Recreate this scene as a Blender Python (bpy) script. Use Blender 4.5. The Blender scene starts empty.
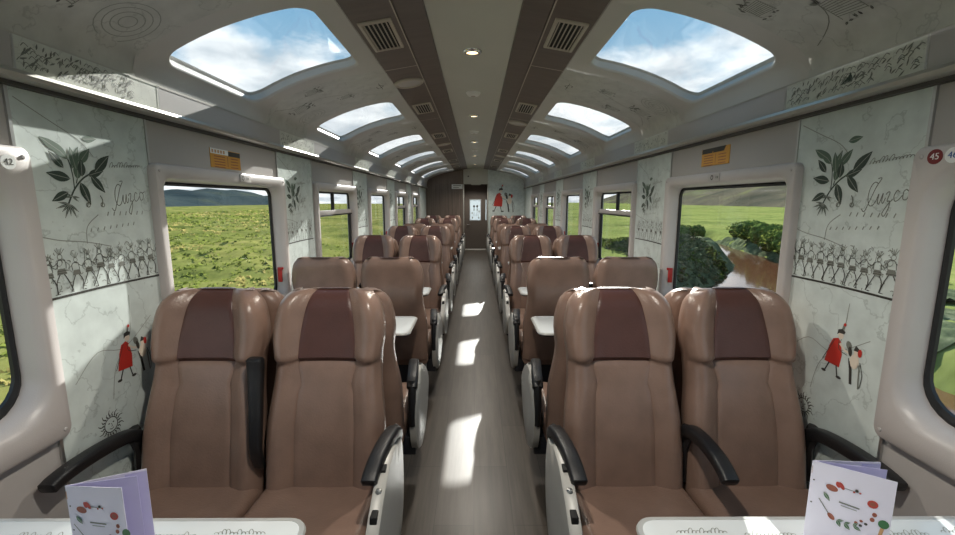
import bpy, bmesh, math, random
from mathutils import Vector, Matrix, noise
random.seed(7)
C = bpy.context.scene.collection
sc = bpy.context.scene
pi = math.pi

# ------------------------------------------------------------------ materials
def lin(c):
    return tuple(((v/255)/12.92 if v/255 <= .04045 else ((v/255+.055)/1.055)**2.4) for v in c)

def mat(name, rgb, rough=.5, metal=0.0, var=0.0, vscale=8.0, bump=0.0, bscale=60.0, spec=.5, coat=0.0):
    m = bpy.data.materials.new(name); m.use_nodes = True
    nt = m.node_tree; b = nt.nodes['Principled BSDF']
    c = lin(rgb)
    b.inputs['Base Color'].default_value = (*c, 1)
    b.inputs['Roughness'].default_value = rough
    b.inputs['Metallic'].default_value = metal
    b.inputs['Specular IOR Level'].default_value = spec
    if coat: b.inputs['Coat Weight'].default_value = coat
    tc = nt.nodes.new('ShaderNodeTexCoord')
    if var:
        n = nt.nodes.new('ShaderNodeTexNoise'); n.inputs['Scale'].default_value = vscale
        n.inputs['Detail'].default_value = 5
        r = nt.nodes.new('ShaderNodeValToRGB')
        r.color_ramp.elements[0].position = .3; r.color_ramp.elements[1].position = .7
        r.color_ramp.elements[0].color = (*[v*(1-var) for v in c], 1)
        r.color_ramp.elements[1].color = (*[min(1, v*(1+var)) for v in c], 1)
        nt.links.new(tc.outputs['Object'], n.inputs['Vector'])
        nt.links.new(n.outputs['Fac'], r.inputs['Fac'])
        nt.links.new(r.outputs['Color'], b.inputs['Base Color'])
    if bump:
        n2 = nt.nodes.new('ShaderNodeTexNoise'); n2.inputs['Scale'].default_value = bscale
        n2.inputs['Detail'].default_value = 3
        bp = nt.nodes.new('ShaderNodeBump'); bp.inputs['Strength'].default_value = bump
        bp.inputs['Distance'].default_value = .004
        nt.links.new(tc.outputs['Object'], n2.inputs['Vector'])
        nt.links.new(n2.outputs['Fac'], bp.inputs['Height'])
        nt.links.new(bp.outputs['Normal'], b.inputs['Normal'])
    return m

M = {}
M['leather'] = mat('brown_leather', (134, 109, 96), .29, var=.13, vscale=9, bump=.25, bscale=140)
M['leather_dark'] = mat('dark_leather', (82, 52, 46), .38, var=.12, vscale=10, bump=.3, bscale=140)
M['black'] = mat('black_plastic', (26, 26, 28), .42, bump=.2, bscale=300)
M['navy'] = mat('dark_base_steel', (30, 32, 38), .5)
M['shell'] = mat('pale_grey_plastic', (176, 174, 168), .35, var=.04)
M['steel'] = mat('brushed_steel', (190, 190, 188), .3, metal=.9)
M['chrome'] = mat('chrome', (220, 220, 220), .15, metal=1)
M['frame'] = mat('warm_grey_plastic', (188, 182, 179), .34, var=.03, vscale=4, bump=.12, bscale=300)
M['wallgrey'] = mat('warm_grey_laminate', (176, 171, 168), .4, var=.03, vscale=4)
M['rail'] = mat('anodised_rail', (182, 180, 172), .35, metal=.55)
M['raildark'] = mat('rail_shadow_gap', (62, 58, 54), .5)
M['gasket'] = mat('black_rubber', (17, 17, 18), .5)
M['white'] = mat('white_plastic', (225, 226, 224), .3)
M['centre'] = mat('beige_ceiling_panel', (188, 188, 178), .38, var=.03, vscale=3)
M['ceilgrey'] = mat('grey_ceiling_laminate', (190, 188, 183), .5, var=.03, vscale=3)
M['table'] = mat('white_table_laminate', (226, 231, 232), .22, var=.02, vscale=3, coat=.4)
M['tabletrim'] = mat('table_edge_trim', (196, 196, 192), .3, metal=.3)
M['ink'] = mat('dark_print', (58, 56, 52), .55)
M['inkmid'] = mat('grey_print', (118, 120, 112), .55)
M['inkpale'] = mat('pale_print', (142, 146, 138), .55)
M['leaf1'] = mat('leaf_print_dark', (46, 62, 52), .5)
M['leaf2'] = mat('leaf_print_mid', (84, 104, 88), .5)
M['redprint'] = mat('red_print', (186, 50, 40), .5)
M['skin'] = mat('skin_print', (222, 208, 190), .5)
M['redtab'] = mat('red_strap', (170, 28, 26), .5)
M['gold'] = mat('gold_plaque', (214, 158, 70), .3, metal=.6)
M['maroon'] = mat('maroon_badge', (112, 30, 34), .4)
M['blueink'] = mat('blue_ink', (60, 90, 150), .5)
M['paper'] = mat('menu_paper', (226, 222, 236), .4, var=.02)
M['lavender'] = mat('lavender_paper', (196, 190, 226), .4)
M['veg_red'] = mat('print_tomato', (178, 62, 52), .5)
M['veg_brown'] = mat('print_nut', (150, 82, 62), .5)
M['veg_green'] = mat('print_herb', (58, 110, 66), .5)
M['veg_wood'] = mat('print_wood', (196, 150, 104), .5)
M['ventdark'] = mat('vent_cavity', (12, 12, 12), .7)
M['ventgrey'] = mat('vent_grey', (176, 168, 156), .45)
M['threshold'] = mat('threshold_plate', (224, 224, 220), .3, metal=.4)
M['doordark'] = mat('dark_door', (84, 77, 72), .45)
M['jamb'] = mat('pale_jamb', (205, 208, 190), .5)

def wood(name, c1, c2, scale, axis, rough=.4, plank=None):
    """streaky wood, grain along axis (0 x, 1 y, 2 z); plank = (width, length) seams drawn with a brick pattern in xy"""
    m = bpy.data.materials.new(name); m.use_nodes = True
    nt = m.node_tree; b = nt.nodes['Principled BSDF']; b.inputs['Roughness'].default_value = rough
    tc = nt.nodes.new('ShaderNodeTexCoord'); mp = nt.nodes.new('ShaderNodeMapping')
    s = [scale]*3; s[axis] = scale*.06; mp.inputs['Scale'].default_value = s
    n = nt.nodes.new('ShaderNodeTexNoise'); n.inputs['Scale'].default_value = 1; n.inputs['Detail'].default_value = 8
    n.inputs['Roughness'].default_value = .65
    r = nt.nodes.new('ShaderNodeValToRGB')
    r.color_ramp.elements[0].position = .32; r.color_ramp.elements[1].position = .68
    r.color_ramp.elements[0].color = (*lin(c1), 1); r.color_ramp.elements[1].color = (*lin(c2), 1)
    L = nt.links.new
    L(tc.outputs['Object'], mp.inputs['Vector']); L(mp.outputs['Vector'], n.inputs['Vector']); L(n.outputs['Fac'], r.inputs['Fac'])
    out = r.outputs['Color']
    if plank:
        mp2 = nt.nodes.new('ShaderNodeMapping'); mp2.inputs['Rotation'].default_value = (0, 0, pi/2)
        L(tc.outputs['Object'], mp2.inputs['Vector'])
        br = nt.nodes.new('ShaderNodeTexBrick'); br.inputs['Scale'].default_value = 1
        br.inputs['Brick Width'].default_value = plank[1]; br.inputs['Row Height'].default_value = plank[0]
        br.inputs['Mortar Size'].default_value = .0016; br.inputs['Mortar Smooth'].default_value = .2
        br.inputs['Color1'].default_value = (.82, .82, .82, 1); br.inputs['Color2'].default_value = (1.12, 1.12, 1.12, 1)
        br.inputs['Mortar'].default_value = (.4, .4, .4, 1)
        L(mp2.outputs['Vector'], br.inputs['Vector'])
        mx = nt.nodes.new('ShaderNodeMix'); mx.data_type = 'RGBA'; mx.blend_type = 'MULTIPLY'; mx.inputs[0].default_value = 1
        L(out, mx.inputs[6]); L(br.outputs['Color'], mx.inputs[7]); out = mx.outputs[2]
    L(out, b.inputs['Base Color'])
    return m
M['floor'] = wood('plank_floor', (56, 51, 46), (84, 77, 70), 26, 1, .34, plank=(.19, .92))
M['striplam'] = wood('brown_strip_laminate', (84, 73, 66), (98, 87, 79), 18, 0, .42)
M['wallwood'] = wood('brown_wood_wall', (92, 80, 72), (118, 104, 94), 22, 2, .45)

def paper_map(name, rgb, line, strength=.5, scale=2.6, axis=0):
    """pale laminate printed with thin wandering map lines"""
    m = bpy.data.materials.new(name); m.use_nodes = True
    nt = m.node_tree; b = nt.nodes['Principled BSDF']; b.inputs['Roughness'].default_value = .42
    L = nt.links.new
    tc = nt.nodes.new('ShaderNodeTexCoord')
    n = nt.nodes.new('ShaderNodeTexNoise'); n.inputs['Scale'].default_value = scale; n.inputs['Detail'].default_value = 6
    n.inputs['Roughness'].default_value = .55
    L(tc.outputs['Object'], n.inputs['Vector'])
    mu = nt.nodes.new('ShaderNodeMath'); mu.operation = 'MULTIPLY'; mu.inputs[1].default_value = 9
    fr = nt.nodes.new('ShaderNodeMath'); fr.operation = 'FRACT'
    ab = nt.nodes.new('ShaderNodeMath'); ab.operation = 'SUBTRACT'; ab.inputs[1].default_value = .5
    a2 = nt.nodes.new('ShaderNodeMath'); a2.operation = 'ABSOLUTE'
    r = nt.nodes.new('ShaderNodeValToRGB')
    r.color_ramp.elements[0].position = 0; r.color_ramp.elements[0].color = (strength,)*3+(1,)
    r.color_ramp.elements[1].position = .055; r.color_ramp.elements[1].color = (0, 0, 0, 1)
    L(n.outputs['Fac'], mu.inputs[0]); L(mu.outputs[0], fr.inputs[0]); L(fr.outputs[0], ab.inputs[0]); L(ab.outputs[0], a2.inputs[0]); L(a2.outputs[0], r.inputs['Fac'])
    n3 = nt.nodes.new('ShaderNodeTexNoise'); n3.inputs['Scale'].default_value = 14; n3.inputs['Detail'].default_value = 8
    L(tc.outputs['Object'], n3.inputs['Vector'])
    r3 = nt.nodes.new('ShaderNodeValToRGB'); c = lin(rgb)
    r3.color_ramp.elements[0].position = .3; r3.color_ramp.elements[1].position = .7
    r3.color_ramp.elements[0].color = (*[v*.88 for v in c], 1); r3.color_ramp.elements[1].color = (*[v*1.07 for v in c], 1)
    L(n3.outputs['Fac'], r3.inputs['Fac'])
    mx = nt.nodes.new('ShaderNodeMix'); mx.data_type = 'RGBA'
    L(r.outputs['Color'], mx.inputs[0]); L(r3.outputs['Color'], mx.inputs[6]); mx.inputs[7].default_value = (*lin(line), 1)
    L(mx.outputs[2], b.inputs['Base Color'])
    return m
M['mural'] = paper_map('pale_green_map_laminate', (204, 213, 209), (150, 159, 154), .55)
M['friezeprint'] = paper_map('pale_frieze_laminate', (206, 208, 198), (160, 162, 152), .5, 6)
M['ceilprint'] = paper_map('printed_ceiling_laminate', (186, 187, 181), (142, 143, 137), .5, 2.2)

def glass(name, tint):
    m = bpy.data.materials.new(name); m.use_nodes = True
    nt = m.node_tree; nt.nodes.remove(nt.nodes['Principled BSDF'])
    o = nt.nodes['Material Output']; t = nt.nodes.new('ShaderNodeBsdfTransparent'); t.inputs[0].default_value = (*tint, 1)
    g = nt.nodes.new('ShaderNodeBsdfGlossy'); g.inputs['Roughness'].default_value = .02
    lw = nt.nodes.new('ShaderNodeLayerWeight'); lw.inputs['Blend'].default_value = .5
    pw = nt.nodes.new('ShaderNodeMath'); pw.operation = 'POWER'; pw.inputs[1].default_value = 5
    f = nt.nodes.new('ShaderNodeMath'); f.operation = 'MULTIPLY_ADD'; f.inputs[1].default_value = .4; f.inputs[2].default_value = .025
    nt.links.new(lw.outputs['Facing'], pw.inputs[0]); nt.links.new(pw.outputs[0], f.inputs[0])
    mx = nt.nodes.new('ShaderNodeMixShader')
    nt.links.new(f.outputs[0], mx.inputs[0]); nt.links.new(t.outputs[0], mx.inputs[1]); nt.links.new(g.outputs[0], mx.inputs[2])
    nt.links.new(mx.outputs[0], o.inputs['Surface'])
    return m
M['glass'] = glass('window_glass', (.97, .985, .98))

def frosted(name, rgb):
    m = bpy.data.materials.new(name); m.use_nodes = True
    nt = m.node_tree; nt.nodes.remove(nt.nodes['Principled BSDF'])
    o = nt.nodes['Material Output']; t = nt.nodes.new('ShaderNodeBsdfTranslucent'); t.inputs[0].default_value = (*lin(rgb), 1)
    d = nt.nodes.new('ShaderNodeBsdfDiffuse'); d.inputs[0].default_value = (*lin(rgb), 1)
    mx = nt.nodes.new('ShaderNodeMixShader'); mx.inputs[0].default_value = .4
    nt.links.new(t.outputs[0], mx.inputs[1]); nt.links.new(d.outputs[0], mx.inputs[2]); nt.links.new(mx.outputs[0], o.inputs['Surface'])
    return m
M['frosted'] = frosted('frosted_glass', (196, 204, 208))

def emit(name, rgb, s):
    m = bpy.data.materials.new(name); m.use_nodes = True
    b = m.node_tree.nodes['Principled BSDF']; b.inputs['Base Color'].default_value = (*lin(rgb), 1)
    b.inputs['Emission Color'].default_value = (*lin(rgb), 1); b.inputs['Emission Strength'].default_value = s
    return m
M['lamp_on'] = emit('lit_lens', (255, 226, 170), 2.2)

# ------------------------------------------------------------------ mesh helpers
class MB:
    def __init__(s): s.v = []; s.f = []; s.mi = []; s.mats = []
    def m(s, key):
        if key not in s.mats: s.mats.append(key)
        return s.mats.index(key)
    def add(s, vs, fs, key):
        o = len(s.v); s.v += [tuple(v) for v in vs]; k = s.m(key)
        for f in fs:
            g = []
            for i in f:
                if not g or i != g[-1]: g.append(i)
            if len(g) > 1 and g[0] == g[-1]: g.pop()
            if len(g) > 2: s.f.append(tuple(i+o for i in g)); s.mi.append(k)
        return s
    def box(s, lo, hi, key, bev=0, seg=2):
        bm = bmesh.new(); bmesh.ops.create_cube(bm, size=1)
        for v in bm.verts: v.co = Vector([lo[i]+(v.co[i]+.5)*(hi[i]-lo[i]) for i in range(3)])
        if bev: bmesh.ops.bevel(bm, geom=bm.edges[:], offset=bev, segments=seg, affect='EDGES', profile=.5)
        bm.verts.index_update()
        s.add([v.co[:] for v in bm.verts], [[v.index for v in f.verts] for f in bm.faces], key); bm.free(); return s
    def loft(s, loops, key, closed=True, cap0=False, cap1=False):
        n = len(loops[0]); vs = [p for l in loops for p in l]; fs = []
        for a in range(len(loops)-1):
            for i in range(n if closed else n-1):
                j = (i+1) % n
                fs.append((a*n+i, a*n+j, (a+1)*n+j, (a+1)*n+i))
        if cap0: fs.append(tuple(range(n))[::-1])
        if cap1: fs.append(tuple((len(loops)-1)*n+i for i in range(n)))
        return s.add(vs, fs, key)
    def tube(s, pts, rx, rz, key, n=10, caps=True):
        """sweep of an ellipse; rx sideways, rz upward"""
        loops = []; pts = [Vector(p) for p in pts]
        for i, p in enumerate(pts):
            t = (pts[min(i+1, len(pts)-1)]-pts[max(i-1, 0)]).normalized()
            up = Vector((0, 0, 1)) if abs(t.z) < .95 else Vector((0, 1, 0))
            sd = t.cross(up).normalized(); u = sd.cross(t).normalized()
            k = 1
            loops.append([p+sd*rx*k*math.cos(a)+u*rz*k*math.sin(a) for a in [2*pi*q/n for q in range(n)]])
        return s.loft(loops, key, True, caps, caps)
    def lathe(s, prof, key, c=(0, 0, 0), n=24):
        loops = [[(c[0]+r*math.cos(2*pi*i/n), c[1]+r*math.sin(2*pi*i/n), c[2]+z) for i in range(n)] for r, z in prof]
        return s.loft(loops, key, True, True, True)
    def build(s, name, parent=None, smooth=True, auto=35, flip=False):
        me = bpy.data.meshes.new(name); me.from_pydata(s.v, [], s.f)
        for k in s.mats: me.materials.append(M[k])
        for p, k in zip(me.polygons, s.mi): p.material_index = k
        bm = bmesh.new(); bm.from_mesh(me); bmesh.ops.remove_doubles(bm, verts=bm.verts, dist=1e-6)
        bmesh.ops.recalc_face_normals(bm, faces=bm.faces)
        if smooth:
            for f in bm.faces: f.smooth = True
            for e in bm.edges:
                if len(e.link_faces) == 2 and e.calc_face_angle(0) > math.radians(auto): e.smooth = False
        bm.to_mesh(me); bm.free()
        o = bpy.data.objects.new(name, me); C.objects.link(o)
        if parent: o.parent = parent
        return o

def empty(name, loc=(0, 0, 0), rz=0):
    o = bpy.data.objects.new(name, None); C.objects.link(o); o.location = loc; o.rotation_euler = (0, 0, rz); o.empty_display_size = .1
    return o
def tag(o, label, cat, group=None):
    o['label'] = label; o['category'] = cat
    if group: o['group'] = group
    return o
def struct(o, label=None):
    o['kind'] = 'structure'
    if label: o['label'] = label
    return o
def lab(o, label): o['label'] = label; return o
def copy_tree(o, parent=None):
    c = o.copy(); C.objects.link(c)
    if parent: c.parent = parent
    for ch in list(o.children): copy_tree(ch, c)
    return c
def ss(a, b, x):
    t = max(0, min(1, (x-a)/(b-a))); return t*t*(3-2*t)

def rrect(a0, a1, b0, b1, r, nc=6, ne=0):
    """rounded rectangle loop (counter-clockwise); r=0 repeats corner points so loops of any radius bridge"""
    out = []
    cs = [(a1-r, b1-r, 0), (a0+r, b1-r, 1), (a0+r, b0+r, 2), (a1-r, b0+r, 3)]
    for q, (ca, cb, k) in enumerate(cs):
        for i in range(nc+1):
            t = pi/2*(k+i/nc); out.append((ca+r*math.cos(t), cb+r*math.sin(t)))
        na, nb, nk = cs[(q+1) % 4]
        p = out[-1]; t = pi/2*(k+1); e = (na+r*math.cos(t), nb+r*math.sin(t))
        for i in range(ne): w = (i+1)/(ne+1); out.append((p[0]+(e[0]-p[0])*w, p[1]+(e[1]-p[1])*w))
    return out

# ------------------------------------------------------------------ dimensions (metres; y runs along the car)
W = 1.38; PY = 12.1; YB = -2.4; LEDGE = 1.92
FR = [-1.645, .09, 1.825, 3.695, 5.565, 7.435, 9.305]      # near ends of the window surrounds
FL = 1.255
SK = [1.92+1.735*k for k in range(-2, 6)]; SL = .83         # skylights
def key_pts():
    pts = [(1.343, 2.016), (1.318, 2.10), (1.22, 2.165), (1.06, 2.235), (.9, 2.285), (.8, 2.308), (.68, 2.33), (.575, 2.355)]
    out = []
    for i in range(len(pts)-1):
        p0, p1, p2, p3 = [Vector(pts[max(0, min(len(pts)-1, i+k))]) for k in (-1, 0, 1, 2)]
        for q in range(8):
            t = q/8
            out.append(.5*((2*p1)+(p2-p0)*t+(2*p0-5*p1+4*p2-p3)*t*t+(3*p1-p0-3*p2+p3)*t**3))
    out.append(Vector(pts[-1])); return out
PROF = key_pts()
CUM = [0]
for a, b in zip(PROF, PROF[1:]): CUM.append(CUM[-1]+(b-a).length)
TT = CUM[-1]
def prof(t):
    t = max(0, min(TT, t))
    for i in range(len(CUM)-1):
        if t <= CUM[i+1]:
            w = (t-CUM[i])/(CUM[i+1]-CUM[i]); return PROF[i].lerp(PROF[i+1], w)
    return PROF[-1]
def pnorm(t):
    d = prof(t+.01)-prof(t-.01); n = Vector((-d.y, d.x))  # points up/outward or down
    n.normalize()
    return n if n.y > 0 else -n
def t_of_x(x):
    return min(range(len(PROF)), key=lambda i: abs(PROF[i].x-x)) and CUM[min(range(len(PROF)), key=lambda i: abs(PROF[i].x-x))]
def cp(sd, t, y, off=0):
    p = prof(t); n = pnorm(t); return (sd*(p.x+n.x*off), y, p.y+n.y*off)

# ------------------------------------------------------------------ floor
f = MB(); f.box((-W-.06, YB, -.06), (W+.06, PY+.03, 0), 'floor'); f.box((-.42, PY+.03, -.06), (.42, 14.0, 0), 'floor')
floor = struct(f.build('floor', smooth=False))
b = MB(); b.box((-.34, 13.55, 0), (.35, 13.78, .012), 'threshold', .004); b.build('threshold_plate', floor)

# ------------------------------------------------------------------ drawing on walls (prints are part of the panel mesh)
class Draw:
    """2-D strokes and shapes placed on a surface by fn(a, b, lift) -> point"""
    def __init__(s, mb, fn): s.mb = mb; s.fn = fn; s.k = 0
    def lift(s): s.k += 1; return .0006+.00004*(s.k % 30)
    def poly(s, pts, key):
        l = s.lift(); s.mb.add([s.fn(a, b, l) for a, b in pts], [tuple(range(len(pts)))], key)
    def stroke(s, pts, w, key, taper=False):
        l = s.lift(); n = len(pts); L = []; R = []
        for i, (a, b) in enumerate(pts):
            p0 = pts[max(0, i-1)]; p1 = pts[min(n-1, i+1)]
            dx, dy = p1[0]-p0[0], p1[1]-p0[1]; d = math.hypot(dx, dy) or 1
            ww = w/2*((1-.75*i/(n-1)) if taper else 1)
            L.append((a-dy/d*ww, b+dx/d*ww)); R.append((a+dy/d*ww, b-dx/d*ww))
        s.mb.add([s.fn(a, b, l) for a, b in L+R], [(i, i+1, n+i+1, n+i) for i in range(n-1)], key)
    def oval(s, a, b, ra, rb, key, rot=0, n=14):
        s.poly([(a+ra*math.cos(t)*math.cos(rot)-rb*math.sin(t)*math.sin(rot), b+ra*math.cos(t)*math.sin(rot)+rb*math.sin(t)*math.cos(rot)) for t in [2*pi*i/n for i in range(n)]], key)
    def ring(s, a, b, r, w, key, n=20):
        s.stroke([(a+r*math.cos(2*pi*i/n), b+r*math.sin(2*pi*i/n)) for i in range(n+1)], w, key)
    def leaf(s, a, b, ang, ln, wd, key, vein='inkpale'):
        ca, sa = math.cos(ang), math.sin(ang); up = []; dn = []
        for i in range(9):
            t = i/8; h = wd/2*math.sin(pi*t**.85)*(1-.15*t)
            up.append((a+ca*ln*t-sa*h, b+sa*ln*t+ca*h)); dn.append((a+ca*ln*t+sa*h, b+sa*ln*t-ca*h))
        s.poly(up+dn[::-1][1:-1], key)
        s.stroke([(a, b), (a+ca*ln*.9, b+sa*ln*.9)], .0022, vein)
    def curve(s, pts, w, key, n=6, taper=False):
        out = []; P = [Vector(p) for p in pts]
        for i in range(len(P)-1):
            p0, p1, p2, p3 = [P[max(0, min(len(P)-1, i+k))] for k in (-1, 0, 1, 2)]
            for q in range(n):
                t = q/n; v = .5*((2*p1)+(p2-p0)*t+(2*p0-5*p1+4*p2-p3)*t*t+(3*p1-p0-3*p2+p3)*t**3); out.append((v.x, v.y))
        out.append((P[-1].x, P[-1].y)); s.stroke(out, w, key, taper)

def sprig(D, a0, z0, k=1.0):
    """coca sprig: stem base at (a0, z0)"""
    def q(a, z): return (a0+a*k, z0+z*k)
    D.curve([q(0, 0), q(.03, .05), q(.07, .09), q(.12, .115)], .006*k, 'leaf1')
    D.curve([q(.03, .05), q(.03, .10), q(.02, .15), q(-.01, .18)], .004*k, 'leaf1')
    D.curve([q(.04, .07), q(.06, .13), q(.07, .17)], .004*k, 'leaf1')
    for a, z, an, l, w, m_ in [(.02, .15, 2.35, .085, .034, 'leaf2'), (.03, .12, 1.15, .085, .03, 'leaf2'), (-.005, .175, 2.6, .075, .032, 'leaf2'),
                               (.02, .085, 2.95, .085, .036, 'leaf1'), (.06, .14, .85, .075, .034, 'leaf2'), (.045, .085, 1.35, .07, .036, 'leaf2'), (.065, .095, 1.5, .06, .034, 'leaf1'),
                               (.12, .115, .75, .095, .042, 'leaf1'), (.1, .10, -.85, .08, .034, 'leaf1'), (.055, .075, -1.2, .085, .036, 'leaf1'), (.005, .04, 3.6, .07, .03, 'leaf1'),
                               (.0, .12, 2.3, .07, .03, 'leaf1'), (.045, .12, 1.75, .075, .03, 'leaf2'), (.09, .10, .3, .07, .03, 'leaf1'), (.085, .225, .15, .06, .026, 'leaf2')]:
        D.leaf(*q(a, z), an, l*k, w*k, m_)
    for i in range(7):
        an = 3.0+i*.42; D.leaf(*q(.004, -.0), an, (.042+.012*(i % 2))*k, .008*k, 'leaf1')
    for an in (2.7, 3.3, 5.6, 6.1): D.leaf(*q(.016, .026), an, .03*k, .007*k, 'leaf1')
    for a in (.07, .13):
        D.curve([q(a, -.01), q(a+.006, .012), q(a-.002, .03)], .004*k, 'inkmid'); D.ring(*q(a+.004, -.004), .008*k, .003*k, 'inkmid', 8)

def scribble(D, a, z, ln, h, w, key, n, seed, slope=0):
    """illegible handwriting: a looping cursive line with a few tall strokes"""
    r = random.Random(seed); pts = []; m = n*2; st = ln/n
    amp = [h*(1.0 if r.random() < .25 else r.uniform(.3, .5)) for _ in range(n+1)]
    for i in range(m*6):
        t = i/6/2; k = int(t); ph = 2*pi*(t-k); A = amp[min(k, n)]
        hh = A*.5*(1-math.cos(ph)); pts.append((a+st*t-st*.28*math.sin(ph)+hh*.45, z+slope*t/n+hh))
    D.stroke(pts, w, key)

CUZCO = [[(.30, .78), (.36, .92), (.22, 1.0), (.06, .82), (0, .45), (.08, .12), (.24, .08), (.38, .26)], [(.38, .26), (.46, .5), (.44, .2), (.52, .1), (.64, .5), (.62, .2), (.68, .1), (.76, .3)],
         [(.76, .42), (.84, .5), (.92, .46), (.84, .16), (.94, .14), (.94, -.1), (.8, -.42), (.7, -.3), (.88, 0), (1.06, .2)], [(1.3, .42), (1.2, .5), (1.1, .3), (1.16, .1), (1.3, .14), (1.42, .28)],
         [(1.56, .48), (1.46, .4), (1.46, .14), (1.6, .1), (1.68, .32), (1.56, .48), (1.62, .42), (1.78, .46)], [(-.25, .02), (-.1, -.12), (.06, .2), (.3, .78), (.5, 1.1), (.34, 1.12)]]
def cuzco(D, a, z, k, slope, w, key):
    for st in CUZCO: D.curve([(a+x*k, z+y*k+slope*x*k) for x, y in st], w, key, 6)

def lady(D, a, z, k=1.0, fl=1):
    """red-robed woman leaning to hand something to a small figure; feet at (a, z)"""
    q = lambda x, y: (a+fl*x*k, z+y*k)
    D.poly([q(-.02, .05), q(.055, .045), q(.06, .10), q(.05, .15), q(.035, .165), q(.01, .155), q(-.005, .12)], 'redprint')
    D.stroke([q(.005, .05), q(-.012, .012)], .006*k, 'ink'); D.stroke([q(.04, .05), q(.05, .008)], .006*k, 'ink')
    D.oval(*q(-.018, .008), .012*k, .006*k, 'ink'); D.oval(*q(.058, .004), .013*k, .006*k, 'ink')
    D.oval(*q(.045, .178), .013*k, .016*k, 'skin'); D.poly([q(.026, .178), q(.03, .2), q(.048, .206), q(.064, .198), q(.06, .187), q(.036, .186)], 'ink')
    D.stroke([q(.05, .205), q(.056, .226)], .009*k, 'inkmid'); D.oval(*q(.058, .226), .006*k, .007*k, 'redprint')
    D.curve([q(.045, .145), q(.07, .125), q(.095, .12)], .009*k, 'skin'); D.curve([q(.04, .155), q(.045, .12), q(.085, .108)], .003*k, 'ink')
    D.oval(*q(.088, .15), .013*k, .018*k, 'inkmid', .4); D.oval(*q(.096, .128), .009*k, .02*k, 'ink', .2)
    D.stroke([q(.02, .155), q(-.03, .055)], .003*k, 'ink')
    b = .115
    D.stroke([q(b, .0), q(b-.012, .09)], .012*k, 'ink'); D.stroke([q(b+.035, -.005), q(b+.028, .09)], .006*k, 'inkmid')
    D.oval(*q(b+.005, .095), .02*k, .03*k, 'skin'); D.curve([q(b-.022, .10), q(b-.012, .06), q(b+.0, .03)], .004*k, 'ink')
    D.oval(*q(b+.008, .132), .011*k, .013*k, 'skin'); D.poly([q(b-.004, .138), q(b+.004, .16), q(b+.02, .15), q(b+.018, .138)], 'ink')
    D.oval(*q(b+.024, .135), .009*k, .016*k, 'redprint')
    D.curve([q(b+.03, .10), q(b+.045, .05), q(b+.04, .0)], .003*k, 'ink')

def sunface(D, a, z, r):
    D.ring(a, z, r*.5, r*.07, 'ink')
    for i in range(20):
        t = 2*pi*i/20; r1 = r*.56; r2 = r*(1.0 if i % 2 else .82)
        D.curve([(a+r1*math.cos(t), z+r1*math.sin(t)), (a+(r1+r2)/2*math.cos(t+.12), z+(r1+r2)/2*math.sin(t+.12)), (a+r2*math.cos(t), z+r2*math.sin(t))], r*.11, 'ink', 4, True)
    for s_ in (-1, 1): D.oval(a+s_*r*.17, z+r*.13, r*.07, r*.045, 'ink')
    D.curve([(a, z+r*.1), (a+r*.05, z-r*.1), (a-r*.03, z-r*.12)], r*.04, 'ink'); D.curve([(a-r*.15, z-r*.23), (a, z-r*.29), (a+r*.15, z-r*.22)], r*.05, 'ink')

def marcher(D, a, z, h, fl, r):
    """one dancing figure of the procession; feet at (a,z), height h"""
    q = lambda x, y: (a+fl*x*h, z+y*h)
    D.curve([q(-.02, .45), q(-.12, .25), q(-.2+r.uniform(-.05, .05), .02)], .024*h, 'ink', 3); D.curve([q(.05, .45), q(.16, .25), q(.14+r.uniform(-.03, .08), .0)], .024*h, 'ink', 3)
    D.stroke([q(-.2, .01), q(-.13, .0)], .015*h, 'ink'); D.stroke([q(.15, 0), q(.23, .0)], .015*h, 'ink')
    D.poly([q(-.1, .42), q(.13, .42), q(.1, .55), q(-.07, .55)], 'inkmid')
    for y in (.45, .5): D.stroke([q(-.1, y), q(.12, y)], .012*h, 'ink')
    D.curve([q(-.09, .54), q(-.1, .68), q(-.03, .74), q(.08, .72), q(.11, .55)], .015*h, 'ink', 3)
    D.curve([q(.08, .7), q(.2, .62), q(.26, .72)], .015*h, 'ink', 3); D.curve([q(-.08, .7), q(-.18, .6), q(-.12, .5)], .013*h, 'inkmid', 3)
    D.ring(*q(.02, .81), .055*h, .013*h, 'inkmid', 10)
    for k in range(5): D.stroke([q(.0+.01*k, .86), q(-.1+.055*k, .98+.03*(k % 2))], .013*h, 'inkmid')
    if r.random() < .5: D.ring(*q(.3, .76), .08*h, .013*h, 'inkmid', 10)
    else: D.stroke([q(.24, .58), q(.32, 1.02)], .012*h, 'ink')

def parade(D, a0, a1, z, h, seed, slope=0, nfig=6):
    r = random.Random(seed)
    for i in range(nfig):
        a = a0+(a1-a0)*(i+.5)/nfig
        marcher(D, a, z+.012+slope*(a-a0), h*r.uniform(.88, 1.05), 1 if r.random() < .75 else -1, r)
    D.curve([(a0-.02, z), (a0+(a1-a0)*.5, z+.004), (a1+.02, z)], .008, 'ink', 4)
    for i in range(110):
        a = r.uniform(a0, a1); b = z+h*r.uniform(.1, 1.05); t = r.uniform(0, 6.28); l = r.uniform(.006, .02)
        D.curve([(a, b), (a+l*math.cos(t)*.6, b+l*math.sin(t)*.5), (a+l*math.cos(t+.6), b+l*math.sin(t+.6))], .0022, 'inkmid', 3)

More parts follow.
